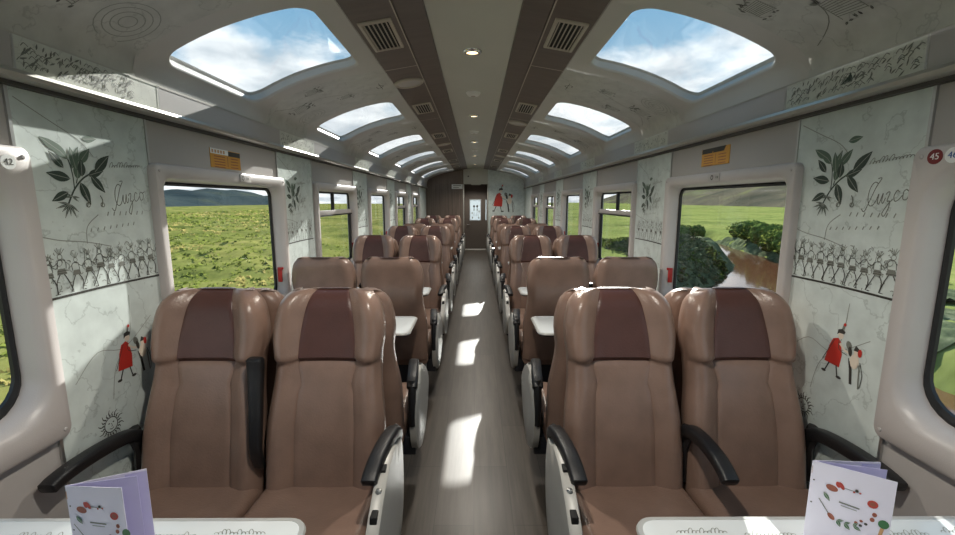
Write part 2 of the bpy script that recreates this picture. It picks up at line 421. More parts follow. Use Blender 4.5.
def floral(D, a0, a1, b0, b1, seed, n=60):
    r = random.Random(seed)
    for i in range(n):
        a = r.uniform(a0+.01, a1-.03); b_ = r.uniform(b0+.008, b1-.02)
        if r.random() < .6: D.leaf(a, b_, r.uniform(.3, 1.5)+(pi if r.random() < .25 else 0), r.uniform(.016, .03), .006, 'inkmid' if r.random() < .75 else 'ink', 'inkmid')
        else: D.curve([(a, b_), (a+.01, b_+.012), (a+.022, b_+.004)], .0025, 'inkmid', 3)

def text_obj(name, body, size, key, mtx, parent, shear=0.0, thick=.0004):
    cu = bpy.data.curves.new(name, 'FONT'); cu.body = body; cu.size = size; cu.shear = shear; cu.extrude = thick
    cu.align_x = 'CENTER'; cu.align_y = 'CENTER'
    to = bpy.data.objects.new(name, cu); C.objects.link(to)
    me = bpy.data.meshes.new_from_object(to.evaluated_get(bpy.context.evaluated_depsgraph_get()))
    bpy.data.objects.remove(to); bpy.data.curves.remove(cu)
    me.name = name; me.materials.clear(); me.materials.append(M[key]); me.transform(mtx)
    o = bpy.data.objects.new(name, me); C.objects.link(o); o.parent = parent
    return o
def wall_mtx(sd, y, z, off=.0015):
    """text frame on a side wall, read from inside the car (sd -1 left, +1 right)"""
    ex = Vector((0, -sd, 0)); ey = Vector((0, 0, 1)); ez = ex.cross(ey)
    m = Matrix((ex, ey, ez)).transposed().to_4x4(); m.translation = Vector((sd*(W-off), y, z)); return m

# ------------------------------------------------------------------ side walls, surrounds, panes
RAIL_Z = (1.885, 1.925)
def side_wall(sd, side):
    wall = MB()
    edges = [YB]
    for y in FR[1:]: edges.append(y-.0)
    bays = []
    ys = [YB]+[(FR[i]+FL+FR[i+1])/2 for i in range(len(FR)-1)]+[PY]
    for i, y0 in enumerate(FR):
        a0, a1 = ys[i], ys[i+1]
        hole = rrect(y0+.04+(.035 if sd < 0 and i > 1 else 0), y0+FL-.04+(.035 if sd < 0 and i > 1 else 0), .80, 1.655, .03)
        outer = rrect(a0, a1, 0.0, LEDGE, 0)
        wall.loft([[(sd*W, a, z) for a, z in outer], [(sd*W, a, z) for a, z in hole], [(sd*(W+.075), a, z) for a, z in hole]], 'wallgrey')
        wall.loft([[(sd*(W+.075), a, z) for a, z in outer], [(sd*(W+.075), a, z) for a, z in hole]], 'wallgrey')
    root = struct(wall.build('wall_'+side, auto=20), side+' side wall of the carriage, warm grey laminate')
    # lower panel seams
    sm = MB()
    for y0 in FR[1:]:
        for yy in (y0+.0, y0+FL): sm.box((sd*W-.002, yy-.004, .06), (sd*W+.002, yy+.004, .74), 'raildark')
    sm.build('seam_line', root, smooth=False)
    # heater skirting
    sk = MB(); sk.box((min(sd*W, sd*(W-.035)), YB, 0), (max(sd*W, sd*(W-.035)), PY, .13), 'navy', .006)
    struct(sk.build('baseboard_'+side))
    # ledge rail and dark gap
    p = [(0, 1.882), (-.036, 1.880), (-.052, 1.888), (-.057, 1.900), (-.052, 1.911), (-.03, 1.918), (0, 1.92)]
    r_ = MB(); r_.loft([[(sd*(W+dx), y, z) for dx, z in p] for y in (YB, PY)], 'rail', False)
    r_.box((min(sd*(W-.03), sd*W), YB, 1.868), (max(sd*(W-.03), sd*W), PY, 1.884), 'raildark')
    struct(r_.build('trim_1' if sd < 0 else 'trim_2'), 'anodised ledge rail running along the '+side+' wall')
    # frieze
    def fz(a, b, l=0):          # b 0..1 up the sloping frieze
        return (sd*(1.346-.003*b-l), a, 1.915+.101*b)
    cuts = [YB, -.3, .05, 1.343, 1.93, 3.08, 3.72, 4.95, 5.6, 6.82, 7.46, 8.69, 9.33, 10.56, PY]
    for i in range(len(cuts)-1):
        a0, a1 = cuts[i], cuts[i+1]; printed = (a1-a0) < .8
        q = MB(); q.add([fz(a0, 0), fz(a1, 0), fz(a1, 1), fz(a0, 1), ], [(0, 1, 2, 3)], 'friezeprint' if printed else 'wallgrey')
        q.loft([[fz(a, b, l) for a, b, l in ((a0, 0, .0), (a0, 0, .002), (a0, 1, .002), (a0, 1, .0))], [fz(a, b, l) for a, b, l in ((a0+.006, 0, 0), (a0+.006, 0, .002), (a0+.006, 1, .002), (a0+.006, 1, 0))]], 'steel', False)
        q.add([fz(a0, .97, .003), fz(a1, .97, .003), fz(a1, 1.02, .003), fz(a0, 1.02, .003)], [(0, 1, 2, 3)], 'rail')
        if printed:
            D = Draw(q, (lambda a, b, l: fz(a, b/.11, l)) if sd < 0 else (lambda a, b, l, s=a0+a1: fz(s-a, b/.11, l)))
            n = 150 if a0 < 2 else 60
            floral(D, a0, a1 if a0 > 2 or sd > 0 else a1-.12, 0, .105, 5+i, n)
            if sd > 0 and a0 < 2: 
                for k in range(9): D.leaf(a0+.28+.006*k, .035, .4+.3*k*.6, .04, .011, 'leaf1', 'inkmid')
        q.build('frieze_panel', root, smooth=False)
    # mural panels between the surrounds
    bays = [(1.335, 1.875), (3.07, 3.71), (4.94, 5.58), (6.81, 7.45), (8.68, 9.32), (10.55, PY-.03), (-.45, .1)]
    for i, (a0, a1) in enumerate(bays):
        q = MB(); x = sd*(W-.004)
        q.box((min(x, sd*W), a0, .14), (max(x, sd*W), a1, 1.868), 'mural')
        for yy in (a0, a1):
            q.box((min(sd*(W-.008), sd*W), yy-.005, .14), (max(sd*(W-.008), sd*W), yy+.005, 1.868), 'steel')
        wv = a1-a0
        fn = (lambda a, z, l: (x+(-sd)*l, a0+a, z)) if sd < 0 else (lambda a, z, l: (x+(-sd)*l, a1-a, z))
        D = Draw(q, fn)
        off = (.0 if sd < 0 else .02)
        if i < 5:
            c = .15+off if i == 0 else (wv-.2)/2-.03
            sprig(D, c, 1.52 if i == 0 else 1.47, 1.0)
            # map lines and little place names
            D.curve([(.02, 1.84), (.12, 1.79), (.22, 1.74), (.27, 1.69)], .003, 'inkpale', 5)
            D.curve([(.26, 1.48), (.21, 1.44), (.2, 1.38)], .003, 'inkpale', 5); D.curve([(.03, 1.42), (.1, 1.4), (.2, 1.385), (.3, 1.36)], .003, 'inkpale', 5)
            D.curve([(.35, 1.16), (.33, 1.0), (.25, .9), (.22, .78)], .003, 'inkpale', 5); D.curve([(.08, .9), (.18, .98), (.3, .96), (.45, 1.05)], .0025, 'inkpale', 5)
            for k in range(7): D.stroke([(.30+.028*k, 1.475), (.306+.028*k, 1.49)], .004, 'inkpale')
            for k in range(8): D.stroke([(.22+.028*k, 1.42+.002*k), (.226+.028*k, 1.432+.002*k)], .004, 'inkpale')
            scribble(D, .335+off, 1.655, .15, .02, .0022, 'inkmid', 13, 3, .012)
            if i > 0:
                parade(D, .06, wv-.06, 1.215, .15, 11+i, 0, 6)
            else:
                parade(D, .02, wv-.03, 1.21, .15, 21 if sd < 0 else 33, 0, 10)
            cuzco(D, (.345 if i == 0 else wv*.55)+off, 1.505, .085 if i == 0 else .07, .16, .003, 'inkmid')
            lx = (.275 if sd < 0 else .29); lady(D, lx, .83 if sd < 0 else .87, .92, 1)
            sunface(D, .195, .69, .058)
        mp = lab(q.build('mural_panel', root, smooth=False), 'pale green panel printed with a leafy sprig, dancers and a woman in red' if i < 5 else 'pale green printed panel')
    return root
wl = side_wall(-1, 'left'); wr = side_wall(1, 'right')

wcount = 0
def window(sd, y0, side, idx):
    global wcount
    wcount += 1
    y1 = y0+FL; z0, z1 = .755, 1.69
    big = idx >= 2 and idx != 0
    f = MB()
    def lp(o, x, r, dz=0): return [(sd*x, a, z) for a, z in rrect(y0+o, y1-o, z0+o*1.8+dz, z1-o*1.15, r)]
    inner_r = .12 if idx < 2 else .06
    f.loft([lp(0, W, .03), lp(0, W-.028, .03), lp(.006, W-.036, .028), lp(.04, W-.036, inner_r), lp(.05, W-.03, inner_r), lp(.058, W-.0, inner_r), lp(.062, W+.03, inner_r), lp(.064, W+.052, inner_r)], 'frame')
    root = f.build('window_%d' % wcount, auto=50)
    struct(root, 'window %s in the %s wall with moulded grey surround' % (['behind the camera', 'nearest the camera', 'first past the printed panel', 'second past the printed panel', 'third past the printed panel', 'fourth past the printed panel', 'last before the partition'][idx], side))
    g = MB(); g.loft([lp(.058, W+.044, inner_r), lp(.07, W+.038, inner_r-.01), lp(.078, W+.044, inner_r-.014), lp(.078, W+.056, inner_r-.014)], 'gasket'); g.build('gasket', root)
    p = MB(); p.loft([lp(.06, W+.052, inner_r), lp(.06, W+.058, inner_r)], 'glass', True, True, True); p.build('pane', root)
    if idx in (3, 5, 6):
        s = MB(); zb = 1.42
        s.box((min(sd*(W+.02), sd*(W+.05)), y0+.06, zb-.022), (max(sd*(W+.02), sd*(W+.05)), y1-.06, zb+.022), 'frame', .005)
        s.box((min(sd*(W+.015), sd*(W+.05)), y0+.06, zb-.034), (max(sd*(W+.015), sd*(W+.05)), y1-.06, zb-.022), 'gasket')
        s.build('sash_rail', root)
        s = MB(); ym = (y0+y1)/2-.02
        s.box((min(sd*(W+.025), sd*(W+.05)), ym-.022, zb+.02), (max(sd*(W+.025), sd*(W+.05)), ym+.022, 1.605), 'gasket', .004); s.build('sash_mullion', root)
        s = MB()
        s.box((min(sd*(W+.025), sd*(W+.05)), y1-.115, .89), (max(sd*(W+.025), sd*(W+.05)), y1-.075, zb), 'gasket', .004); s.build('sash_stile', root)
    # screw caps in the corners
    for yy in (y0+.028, y1-.028):
        for zz in (z0+.03, z1-.03):
            c = MB(); c.lathe([(.001, .004), (.005, .0035), (.008, 0)], 'wallgrey')
            o = c.build('screw_cap', root); o.data.transform(Matrix.Rotation(-sd*pi/2, 4, 'Y')); o.data.transform(Matrix.Translation((sd*(W-.035), yy, zz)))
    if idx in (2, 3, 4):
        t = MB(); yy = y1-.066; t.box((min(sd*(W+.0), sd*(W+.03)), yy-.005, .955), (max(sd*(W+.0), sd*(W+.03)), yy+.005, 1.06), 'redtab', .003)
        t.box((min(sd*(W-.01), sd*(W+.02)), yy-.009, 1.045), (max(sd*(W-.01), sd*(W+.02)), yy+.009, 1.06), 'redtab', .003)
        t.build('pull_tab', root)
    if idx == 2:
        l = MB(); yc = 2.57 if sd < 0 else 2.44
        l.box((min(sd*(W-.041), sd*(W-.035)), yc-.05, z1-.052), (max(sd*(W-.041), sd*(W-.035)), yc+.07, z1-.008), 'wallgrey', .002)
        D = Draw(l, (lambda a, b, k: (sd*(W-.0415-k), yc-sd*a, z1-.03+b)))
        D.ring(-.022, 0, .011, .006, 'ink', 14); D.stroke([(.02, .008), (.02, -.006)], .007, 'inkmid'); D.oval(.035, 0, .006, .007, 'inkmid')
        l.build('sticker', root)
    return root
for i, y in enumerate(FR): window(-1, y+(.035 if i > 1 else .01), 'left', i)
for i, y in enumerate(FR): window(1, y, 'right', i)

# ------------------------------------------------------------------ ceiling
cen = MB()
cp_ = [(-.23, 2.404), (-.218, 2.418), (-.12, 2.425), (.12, 2.425), (.218, 2.418), (.23, 2.404)]
cen.loft([[(x, y, z) for x, z in cp_] for y in (YB, PY)], 'centre', False)
ceiling = struct(cen.build('ceiling', auto=30), 'long beige central ceiling panel with curved sides')
t_out = .098; t_in = t_of_x(.68)
for sd in (-1, 1):
    ys = [YB]; zones = []
    for k, y in enumerate(SK):
        q = MB(); a0, a1 = y-.13, y+SL+.13
        lo = [rrect(a0+(y-a0)*w, a1-(a1-y-SL)*w, .0+(t_out)*w, TT-(TT-t_in)*w, .09*w, 6, 8) for w in (0, .33, .66, .93, 1)]
        loops = [[cp(sd, t, a) for a, t in l] for l in lo]
        loops.append([cp(sd, t, a, .012) for a, t in rrect(y+.008, y+SL-.008, t_out+.008, t_in-.008, .085, 6, 8)])
        q.loft(loops, 'ceilgrey')
        o = q.build('ceiling_side_panel', ceiling, auto=60)
        # skylight
        wcount += 1
        s = MB()
        s.loft([[cp(sd, t, a, .008) for a, t in rrect(y+.004, y+SL-.004, t_out+.004, t_in-.004, .088, 6, 8)],
                [cp(sd, t, a, .045) for a, t in rrect(y+.008, y+SL-.008, t_out+.008, t_in-.008, .085, 6, 8)],
                [cp(sd, t, a, .056) for a, t in rrect(y+.02, y+SL-.02, t_out+.02, t_in-.02, .075, 6, 8)]], 'shell')
        sk_ = struct(s.build('window_%d' % wcount, auto=40), 'curved roof window with rounded corners, %s side of the roof' % ('left' if sd < 0 else 'right'))
        g = MB(); rows = []
        n = 14; a0_, a1_, t0_, t1_ = y+.014, y+SL-.014, t_out+.014, t_in-.014
        for i in range(n+1):
            t = t0_+(t1_-t0_)*i/n; e = min(i, n-i)/n*(t1_-t0_); r0 = .07; ins = (r0-math.sqrt(max(0, r0*r0-(r0-e)**2))) if e < r0 else 0
            rows.append([cp(sd, t, a0_+ins, .050), cp(sd, t, a1_-ins, .050), cp(sd, t, a1_-ins, .054), cp(sd, t, a0_+ins, .054)])
        g.loft(rows, 'glass', True, True, True); g.build('pane', sk_)
    # printed bays between the roof windows
    ends = [YB]+[v for y in SK for v in (y-.13, y+SL+.13)]+[PY]
    for k in range(0, len(ends), 2):
        a0, a1 = ends[k], ends[k+1]
        q = MB(); n = 24
        q.loft([[cp(sd, TT*i/n, a, -.0025) for i in range(n+1)] for a in (a0-.015, a1+.015)], 'ceilprint', False)
        D = Draw(q, (lambda a, t, l: cp(sd, t, a, -l-.0025)) if sd < 0 else (lambda a, t, l: cp(sd, t, a0+a1-a, -l-.0025)))
        if a1 < PY and a0 > YB:
            wd = a1-a0; rr = random.Random(k)
            D.curve([(a0+.05, .1), (a0+.2, .2), (a0+.25, .4), (a0+wd*.6, .6)], .004, 'inkmid', 6)
            for r0 in (.03, .055, .08, .105): D.ring(a0+wd*.78, .2, r0, .004, 'inkpale', 24)
            # little drawing of a terraced hillside
            for (ac, tc_, kk) in ((a0+wd*.42, .26, 1.0), (a0+wd*.12, .42, .8), (a0+wd*.6, .55, .7)):
                for j in range(9):
                    D.stroke([(ac-.05*kk, tc_-.01*j*kk), (ac+.05*kk, tc_-.012*j*kk)], .003, 'inkmid')
                for x_ in (-.05, .05): D.stroke([(ac+x_*kk, tc_), (ac+x_*kk, tc_-.1*kk)], .003, 'inkmid')
                for j in range(16):
                    D.leaf(ac-.07*kk+rr.random()*.14*kk, tc_+rr.uniform(0, .035)*kk, rr.uniform(0, 6), .03*kk, .013*kk, 'inkmid' if j % 2 else 'ink', 'inkmid')
                for j in range(6): D.leaf(ac-.05*kk+rr.random()*.1*kk, tc_-.115*kk, rr.uniform(0, 6), .02*kk, .009*kk, 'ink', 'inkmid')
            D.curve([(a0+wd*.45, TT-.1), (a0+wd*.5, TT-.07), (a0+wd*.56, TT-.11), (a0+wd*.5, TT-.12)], .006, 'ink', 4)
            D.stroke([(a0+wd*.38, TT-.09), (a0+wd*.62, TT-.09)], .004, 'ink')
        q.build('ceiling_side_panel', ceiling, auto=60)
    # dark strips
    d = MB()
    st = [(.575, 2.357), (.572, 2.349), (.362, 2.384), (.356, 2.392), (.35, 2.384), (.225, 2.402), (.22, 2.418)]
    d.loft([[(sd*x, y, z) for x, z in st] for y in (YB, PY)], 'striplam', False)
    d.add([(sd*.363, YB, 2.3822), (sd*.356, YB, 2.3828), (sd*.356, PY, 2.3828), (sd*.363, PY, 2.3822)], [(0, 1, 2, 3)], 'ventgrey')
    for k in range(-2, 7):
        y = 2.9+1.735*k
        d.add([(sd*.571, y-.005, 2.3475), (sd*.364, y-.005, 2.382), (sd*.364, y+.005, 2.382), (sd*.571, y+.005, 2.3475)], [(0, 1, 2, 3)], 'ventgrey')
    d.add([(sd*.576, YB, 2.3515), (sd*.567, YB, 2.348), (sd*.567, PY, 2.348), (sd*.576, PY, 2.3515)], [(0, 1, 2, 3)], 'ceilgrey')
    lab(d.build('dark_ceiling_strip', ceiling, auto=20), 'dark brown ceiling strip carrying the air vents')
bk = MB(); bk.box((-W-.06, YB-.06, -.06), (W+.06, YB, 2.5), 'wallgrey'); struct(bk.build('wall_back', smooth=False))

SLOPE = math.atan2(2.384-2.349, .572-.362)
def on_strip(o, sd, y, xm=.467):
    o.location = (sd*xm, y, 2.3665); o.rotation_euler = (0, sd*SLOPE, 0); return o
ordn = ['first', 'second', 'third', 'fourth', 'fifth', 'sixth', 'seventh', 'eighth']
def make_vent():
    r = empty('air_vent')
    f = MB(); a, b = .082, .19
    f.loft([[(x, y, z) for x, y in rrect(-a+o, a-o, -b+o, b-o, .004, 2)] for o, z in ((0, 0), (.002, -.008), (.016, -.011), (.02, -.006), (.02, .0))], 'ventgrey')
    f.build('vent_frame', r, auto=30)
    k = MB(); k.box((-a+.015, -b+.015, -.0035), (a-.015, b-.015, -.001), 'ventdark'); k.build('vent_cavity', r, smooth=False)
    for i in range(6):
        x = -.056+.0215*i; s = MB(); s.box((x-.0035+.001, -b+.018, -.0105), (x+.0035, b-.018, -.004), 'ventgrey', .001, 1)
        s.build('vent_slat', r, smooth=False)
    return r
vent0 = make_vent(); first = True
for sd, nm in ((-1, 'left'), (1, 'right')):
    for i, y in enumerate([2.36, 4.1, 5.75, 7.45, 9.2, 10.8]):
        o = vent0 if first else copy_tree(vent0); first = False
        on_strip(o, sd, y); tag(o, 'slatted grey air vent in the %s dark ceiling strip, %s one from the camera' % (nm, ordn[i]), 'air vent', 'air vents in the ceiling strips')
def make_speaker():
    r = empty('ceiling_speaker'); k = MB(); k.lathe([(.001, -.004), (.075, -.006), (.083, -.007), (.084, -.013), (.095, -.015), (.104, -.009), (.106, 0)], 'ventgrey', n=36); k.build('speaker_rim', r)
    g = MB(); g.lathe([(.001, -.0105), (.06, -.0095), (.0835, -.0085), (.0835, -.0075)], 'wallgrey', n=36); lab(g.build('speaker_grille', r), 'pale perforated grille'); return r
sp0 = make_speaker(); first = True
for sd, nm, yl in ((-1, 'left', [3.24, 6.6, 9.95]), (1, 'right', [4.84, 8.3])):
    for i, y in enumerate(yl):
        o = sp0 if first else copy_tree(sp0); first = False
        on_strip(o, sd, y); tag(o, 'round ceiling speaker in the %s dark ceiling strip, %s one from the camera' % (nm, ordn[i]), 'speaker', 'round ceiling speakers')
def make_down(lit):
    r = empty('ceiling_downlight' if lit else 'smoke_detector')
    if lit:
        k = MB(); k.lathe([(.034, -.003), (.036, -.012), (.05, -.012), (.058, -.006), (.06, 0)], 'chrome', n=28); k.build('trim_ring', r)
        l = MB(); l.lathe([(.001, -.009), (.02, -.009), (.033, -.006), (.036, -.001)], 'lamp_on', n=24); l.build('lens', r)
        ld = bpy.data.lights.new('downlight_lamp', 'SPOT'); ld.energy = 50; ld.spot_size = 2.5; ld.spot_blend = .6; ld.color = (1, .93, .82); ld.shadow_soft_size = .04
        lo = bpy.data.objects.new('downlight_lamp', ld); C.objects.link(lo); lo.parent = r; lo.location = (0, 0, -.03)
    else:
        k = MB(); k.lathe([(.02, -.03), (.045, -.026), (.056, -.014), (.06, 0)], 'white', n=28); k.build('detector_housing', r)
        l = MB(); l.lathe([(.001, -.034), (.018, -.032), (.02, -.028)], 'ventgrey', n=20); l.build('detector_cap', r)
    return r
d0 = make_down(True)
for i, y in enumerate([2.77, 4.75, 6.78, 8.8, 10.8]):
    o = d0 if i == 0 else copy_tree(d0); o.location = (-.01, y, 2.4245)
    tag(o, 'lit round downlight in the beige central ceiling panel, %s one from the camera' % ordn[i], 'ceiling light', 'downlights along the central ceiling panel')
o = copy_tree(d0); o.location = (-.01, .8, 2.4245); tag(o, 'lit round downlight in the central ceiling panel above the nearest tables', 'ceiling light', 'downlights along the central ceiling panel')
o = copy_tree(d0); o.location = (0, 13.0, 2.198); tag(o, 'unseen ceiling light added to brighten the dark corridor beyond the end doorway', 'ceiling light')  # added lamp, hidden by the header, brightens corridor and threshold
d1 = make_down(False)
for i, y in enumerate([3.77, 5.8, 7.8]):
    o = d1 if i == 0 else copy_tree(d1); o.location = (-.01, y, 2.4245)
    tag(o, 'round white detector between the downlights on the central ceiling panel, %s one from the camera' % ordn[i], 'smoke detector', 'detectors along the central ceiling panel')

# ------------------------------------------------------------------ partition, header, corridor and end door
def full_prof():
    pts = [(1.38, 0), (1.38, 1.9), (1.346, 1.92), (1.343, 2.016)]+[(p.x, p.y) for p in PROF[1::4]]+[(.36, 2.39), (.22, 2.42)]
    return pts
def pl(y0, y1, pts, key, name, smooth=False):
    q = MB(); n = len(pts)
    q.add([(x, y0, z) for x, z in pts]+[(x, y1, z) for x, z in pts], [tuple(range(n)), tuple(range(n, 2*n))[::-1]]+[(i, (i+1) % n, n+(i+1) % n, n+i) for i in range(n)], key)
    return q
FP = full_prof()
def right_half(xo):
    a = [(xo, 0)]+[p for p in FP if p[0] > xo+.001]
    a.append((xo, 2.40)); return a
wlp = pl(PY, PY+.05, [(-x, z) for x, z in right_half(.334)], 'wallwood', 'x')
for k in range(9): wlp.box((-1.34+.115*k-.002, PY-.0015, .0), (-1.34+.115*k+.002, PY+.001, 2.0), 'ventdark')
wend = struct(wlp.build('wall_end', smooth=False), 'end partition, brown vertical planks left of the doorway')
rp = pl(PY, PY+.05, right_half(.344), 'mural', 'x')
D = Draw(rp, lambda a, b_, l: (a, PY-l, b_)); lady(D, .56, 1.23, 3.2)
lab(rp.build('mural_panel', wend, smooth=False), 'pale green partition panel printed with a woman in a red robe')
h = MB(); h.box((-.334, PY-.02, 1.99), (.344, PY+.05, 2.43), 'centre', .006)
D = Draw(h, lambda a, b_, l: (a, PY-.0205-l, b_)); D.oval(-.2, 2.2, .02, .02, 'ink')
lab(h.build('header_panel', wend), 'beige panel above the doorway')
h = MB(); h.box((-.12, PY-.05, 1.965), (.14, PY-.005, 2.0), 'centre', .012, 3); h.build('header_lamp_cover', wend)
for x in (-.334, .344):
    j = MB(); j.box((x-.015, PY-.01, 0), (x+.015, PY+.06, 1.99), 'rail', .004); j.build('door_post', wend)
co = MB()
co.box((-.45, PY+.05, 0), (-.40, 14.0, 2.4), 'doordark'); co.box((.40, PY+.05, 0), (.45, 14.0, 2.4), 'doordark'); co.box((-.45, PY+.05, 2.2), (.45, 14.0, 2.25), 'doordark')
struct(co.build('wall_corridor', smooth=False), 'dark corridor walls leading to the end door')
dr = MB()
z0, z1, x0, x1 = .92, 1.57, -.18, .16
for lo, hi in (((-.40, 13.9, 0), (x0, 13.94, 2.2)), ((x1, 13.9, 0), (.315, 13.94, 2.2)), ((x0, 13.9, 0), (x1, 13.94, z0)), ((x0, 13.9, z1), (x1, 13.94, 2.2)), ((.35, 13.9, 0), (.40, 13.94, 2.2)), ((.315, 13.9, 0), (.35, 13.94, .92)), ((.315, 13.9, 1.57), (.35, 13.94, 2.2))):
    dr.box(lo, hi, 'doordark')
door = struct(dr.build('door_1', smooth=False), 'dark end door with a frosted window')
p = MB(); p.box((x0, 13.915, z0), (x1, 13.925, z1), 'frosted')
D = Draw(p, lambda a, b_, l: (a, 13.915-l, b_))
for a in (-.05, .05): D.oval(a, 1.36, .034, .042, 'ink'); D.stroke([(a, 1.3), (a, 1.22)], .03, 'inkmid'); D.stroke([(a-.03, 1.05), (a, 1.2), (a+.03, 1.05)], .01, 'inkmid')
for a, b_ in ((-.11, 1.15), (.1, 1.0), (-.1, 1.0), (.11, 1.2)): D.oval(a, b_, .02, .035, 'inkpale')
lab(p.build('door_window', door, smooth=False), 'frosted door window with dark pictograms')
p = MB(); p.box((.315, 13.915, .92), (.35, 13.925, 1.57), 'frosted'); p.build('jamb_sunlight_pane', door, smooth=False)  # added translucent pane standing in for sunlight on the corridor jamb
p = MB(); p.box((x0-.02, 13.893, z0-.02), (x1+.02, 13.9, z0), 'steel'); p.box((x0-.02, 13.893, z1), (x1+.02, 13.9, z1+.02), 'steel'); p.box((x0-.02, 13.893, z0), (x0, 13.9, z1), 'steel'); p.box((x1, 13.893, z0), (x1+.02, 13.9, z1), 'steel'); p.build('window_trim', door, smooth=False)
p = MB(); p.tube([(-.25, 13.9, .78), (-.25, 13.86, .78), (-.25, 13.86, .76)], .012, .012, 'chrome'); p.tube([(-.25, 13.86, .78), (-.18, 13.86, .78)], .01, .01, 'chrome'); p.build('door_handle', door)

# sign on the partition
s = MB(); s.box((-.66, PY-.012, 1.86), (-.36, PY-.001, 1.985), 'white', .003)
D = Draw(s, lambda a, b_, l: (a, PY-.012-l, b_)); D.stroke([(-.62, 1.95), (-.4, 1.95)], .02, 'inkmid'); D.stroke([(-.62, 1.9), (-.46, 1.9)], .016, 'inkmid')
tag(s.build('notice_sign'), 'small white notice plate on the brown planks left of the doorway', 'sign')

# ------------------------------------------------------------------ signs on the side walls
def plaque(sd, y, z, label, kind):
    q = MB(); w, h_ = .145, .05
    q.box((min(sd*W, sd*(W-.004)), y-w, z-h_), (max(sd*W, sd*(W-.004)), y+w, z+h_), 'gold', .002)
    D = Draw(q, lambda a, b_, l: (sd*(W-.004-l), y-sd*a, z+b_))
    if kind == 0:
        D.poly([(-w, h_*.45), (.02, h_*.45), (.02, h_), (-w, h_)], 'white')
        for k in range(5): D.stroke([(-w+.012+.026*k, h_*.72), (-w+.028+.026*k, h_*.72)], .016, 'veg_wood')
        D.poly([(.02, h_*.4), (w-.004, h_*.4), (w-.004, h_*.92), (.02, h_*.92)], 'ink')
    else:
        for a in (-w+.006, -.02): D.poly([(a, h_*.45), (a+.11, h_*.45), (a+.13, h_), (a, h_)], 'ink')
    for k in range(5): D.stroke([(-w+.03, h_*.2-.014*k), (-.015, h_*.2-.014*k)], .004, 'veg_brown')
    D.stroke([(.01, h_*.3), (.01, -h_*.8)], .004, 'veg_brown')
    for k in range(4): D.stroke([(.04, h_*.15-.016*k), (w-.03, h_*.15-.016*k)], .004, 'veg_brown')
    tag(q.build('instruction_plaque', smooth=False), label, 'sign', 'gold plaques above the windows')
plaque(-1, 2.46, 1.757, 'gold instruction plaque with a white heading on the left wall above the window', 0)
plaque(1, 2.52, 1.782, 'gold instruction plaque with a dark heading on the right wall above the window', 1)
def badge(sd, y, z, num, face, ink, label):
    r = empty('seat_number_badge', (sd*(W-.036), y, z)); q = MB(); q.lathe([(.0215, .0), (.0215, .0012), (.001, .0013)], face, n=28)
    o = q.build('badge_disc', r); o.data.transform(Matrix.Rotation(-sd*pi/2, 4, 'Y'))
    ex = Vector((0, -sd, 0)); ey = Vector((0, 0, 1)); ez = ex.cross(ey); m = Matrix((ex, ey, ez)).transposed().to_4x4(); m.translation = Vector((-sd*.0018, 0, 0))
    text_obj('badge_number', num, .026, ink, m, r); tag(r, label, 'seat number badge', 'seat number badges')
badge(-1, 1.283, 1.642, '42', 'white', 'ink', 'white round badge reading 42 on the left window surround')
badge(1, 1.277, 1.657, '45', 'maroon', 'white', 'maroon round badge reading 45 on the right window surround')
badge(1, 1.229, 1.657, '46', 'white', 'blueink', 'white round badge with blue figures beside the 45 badge on the right window surround')

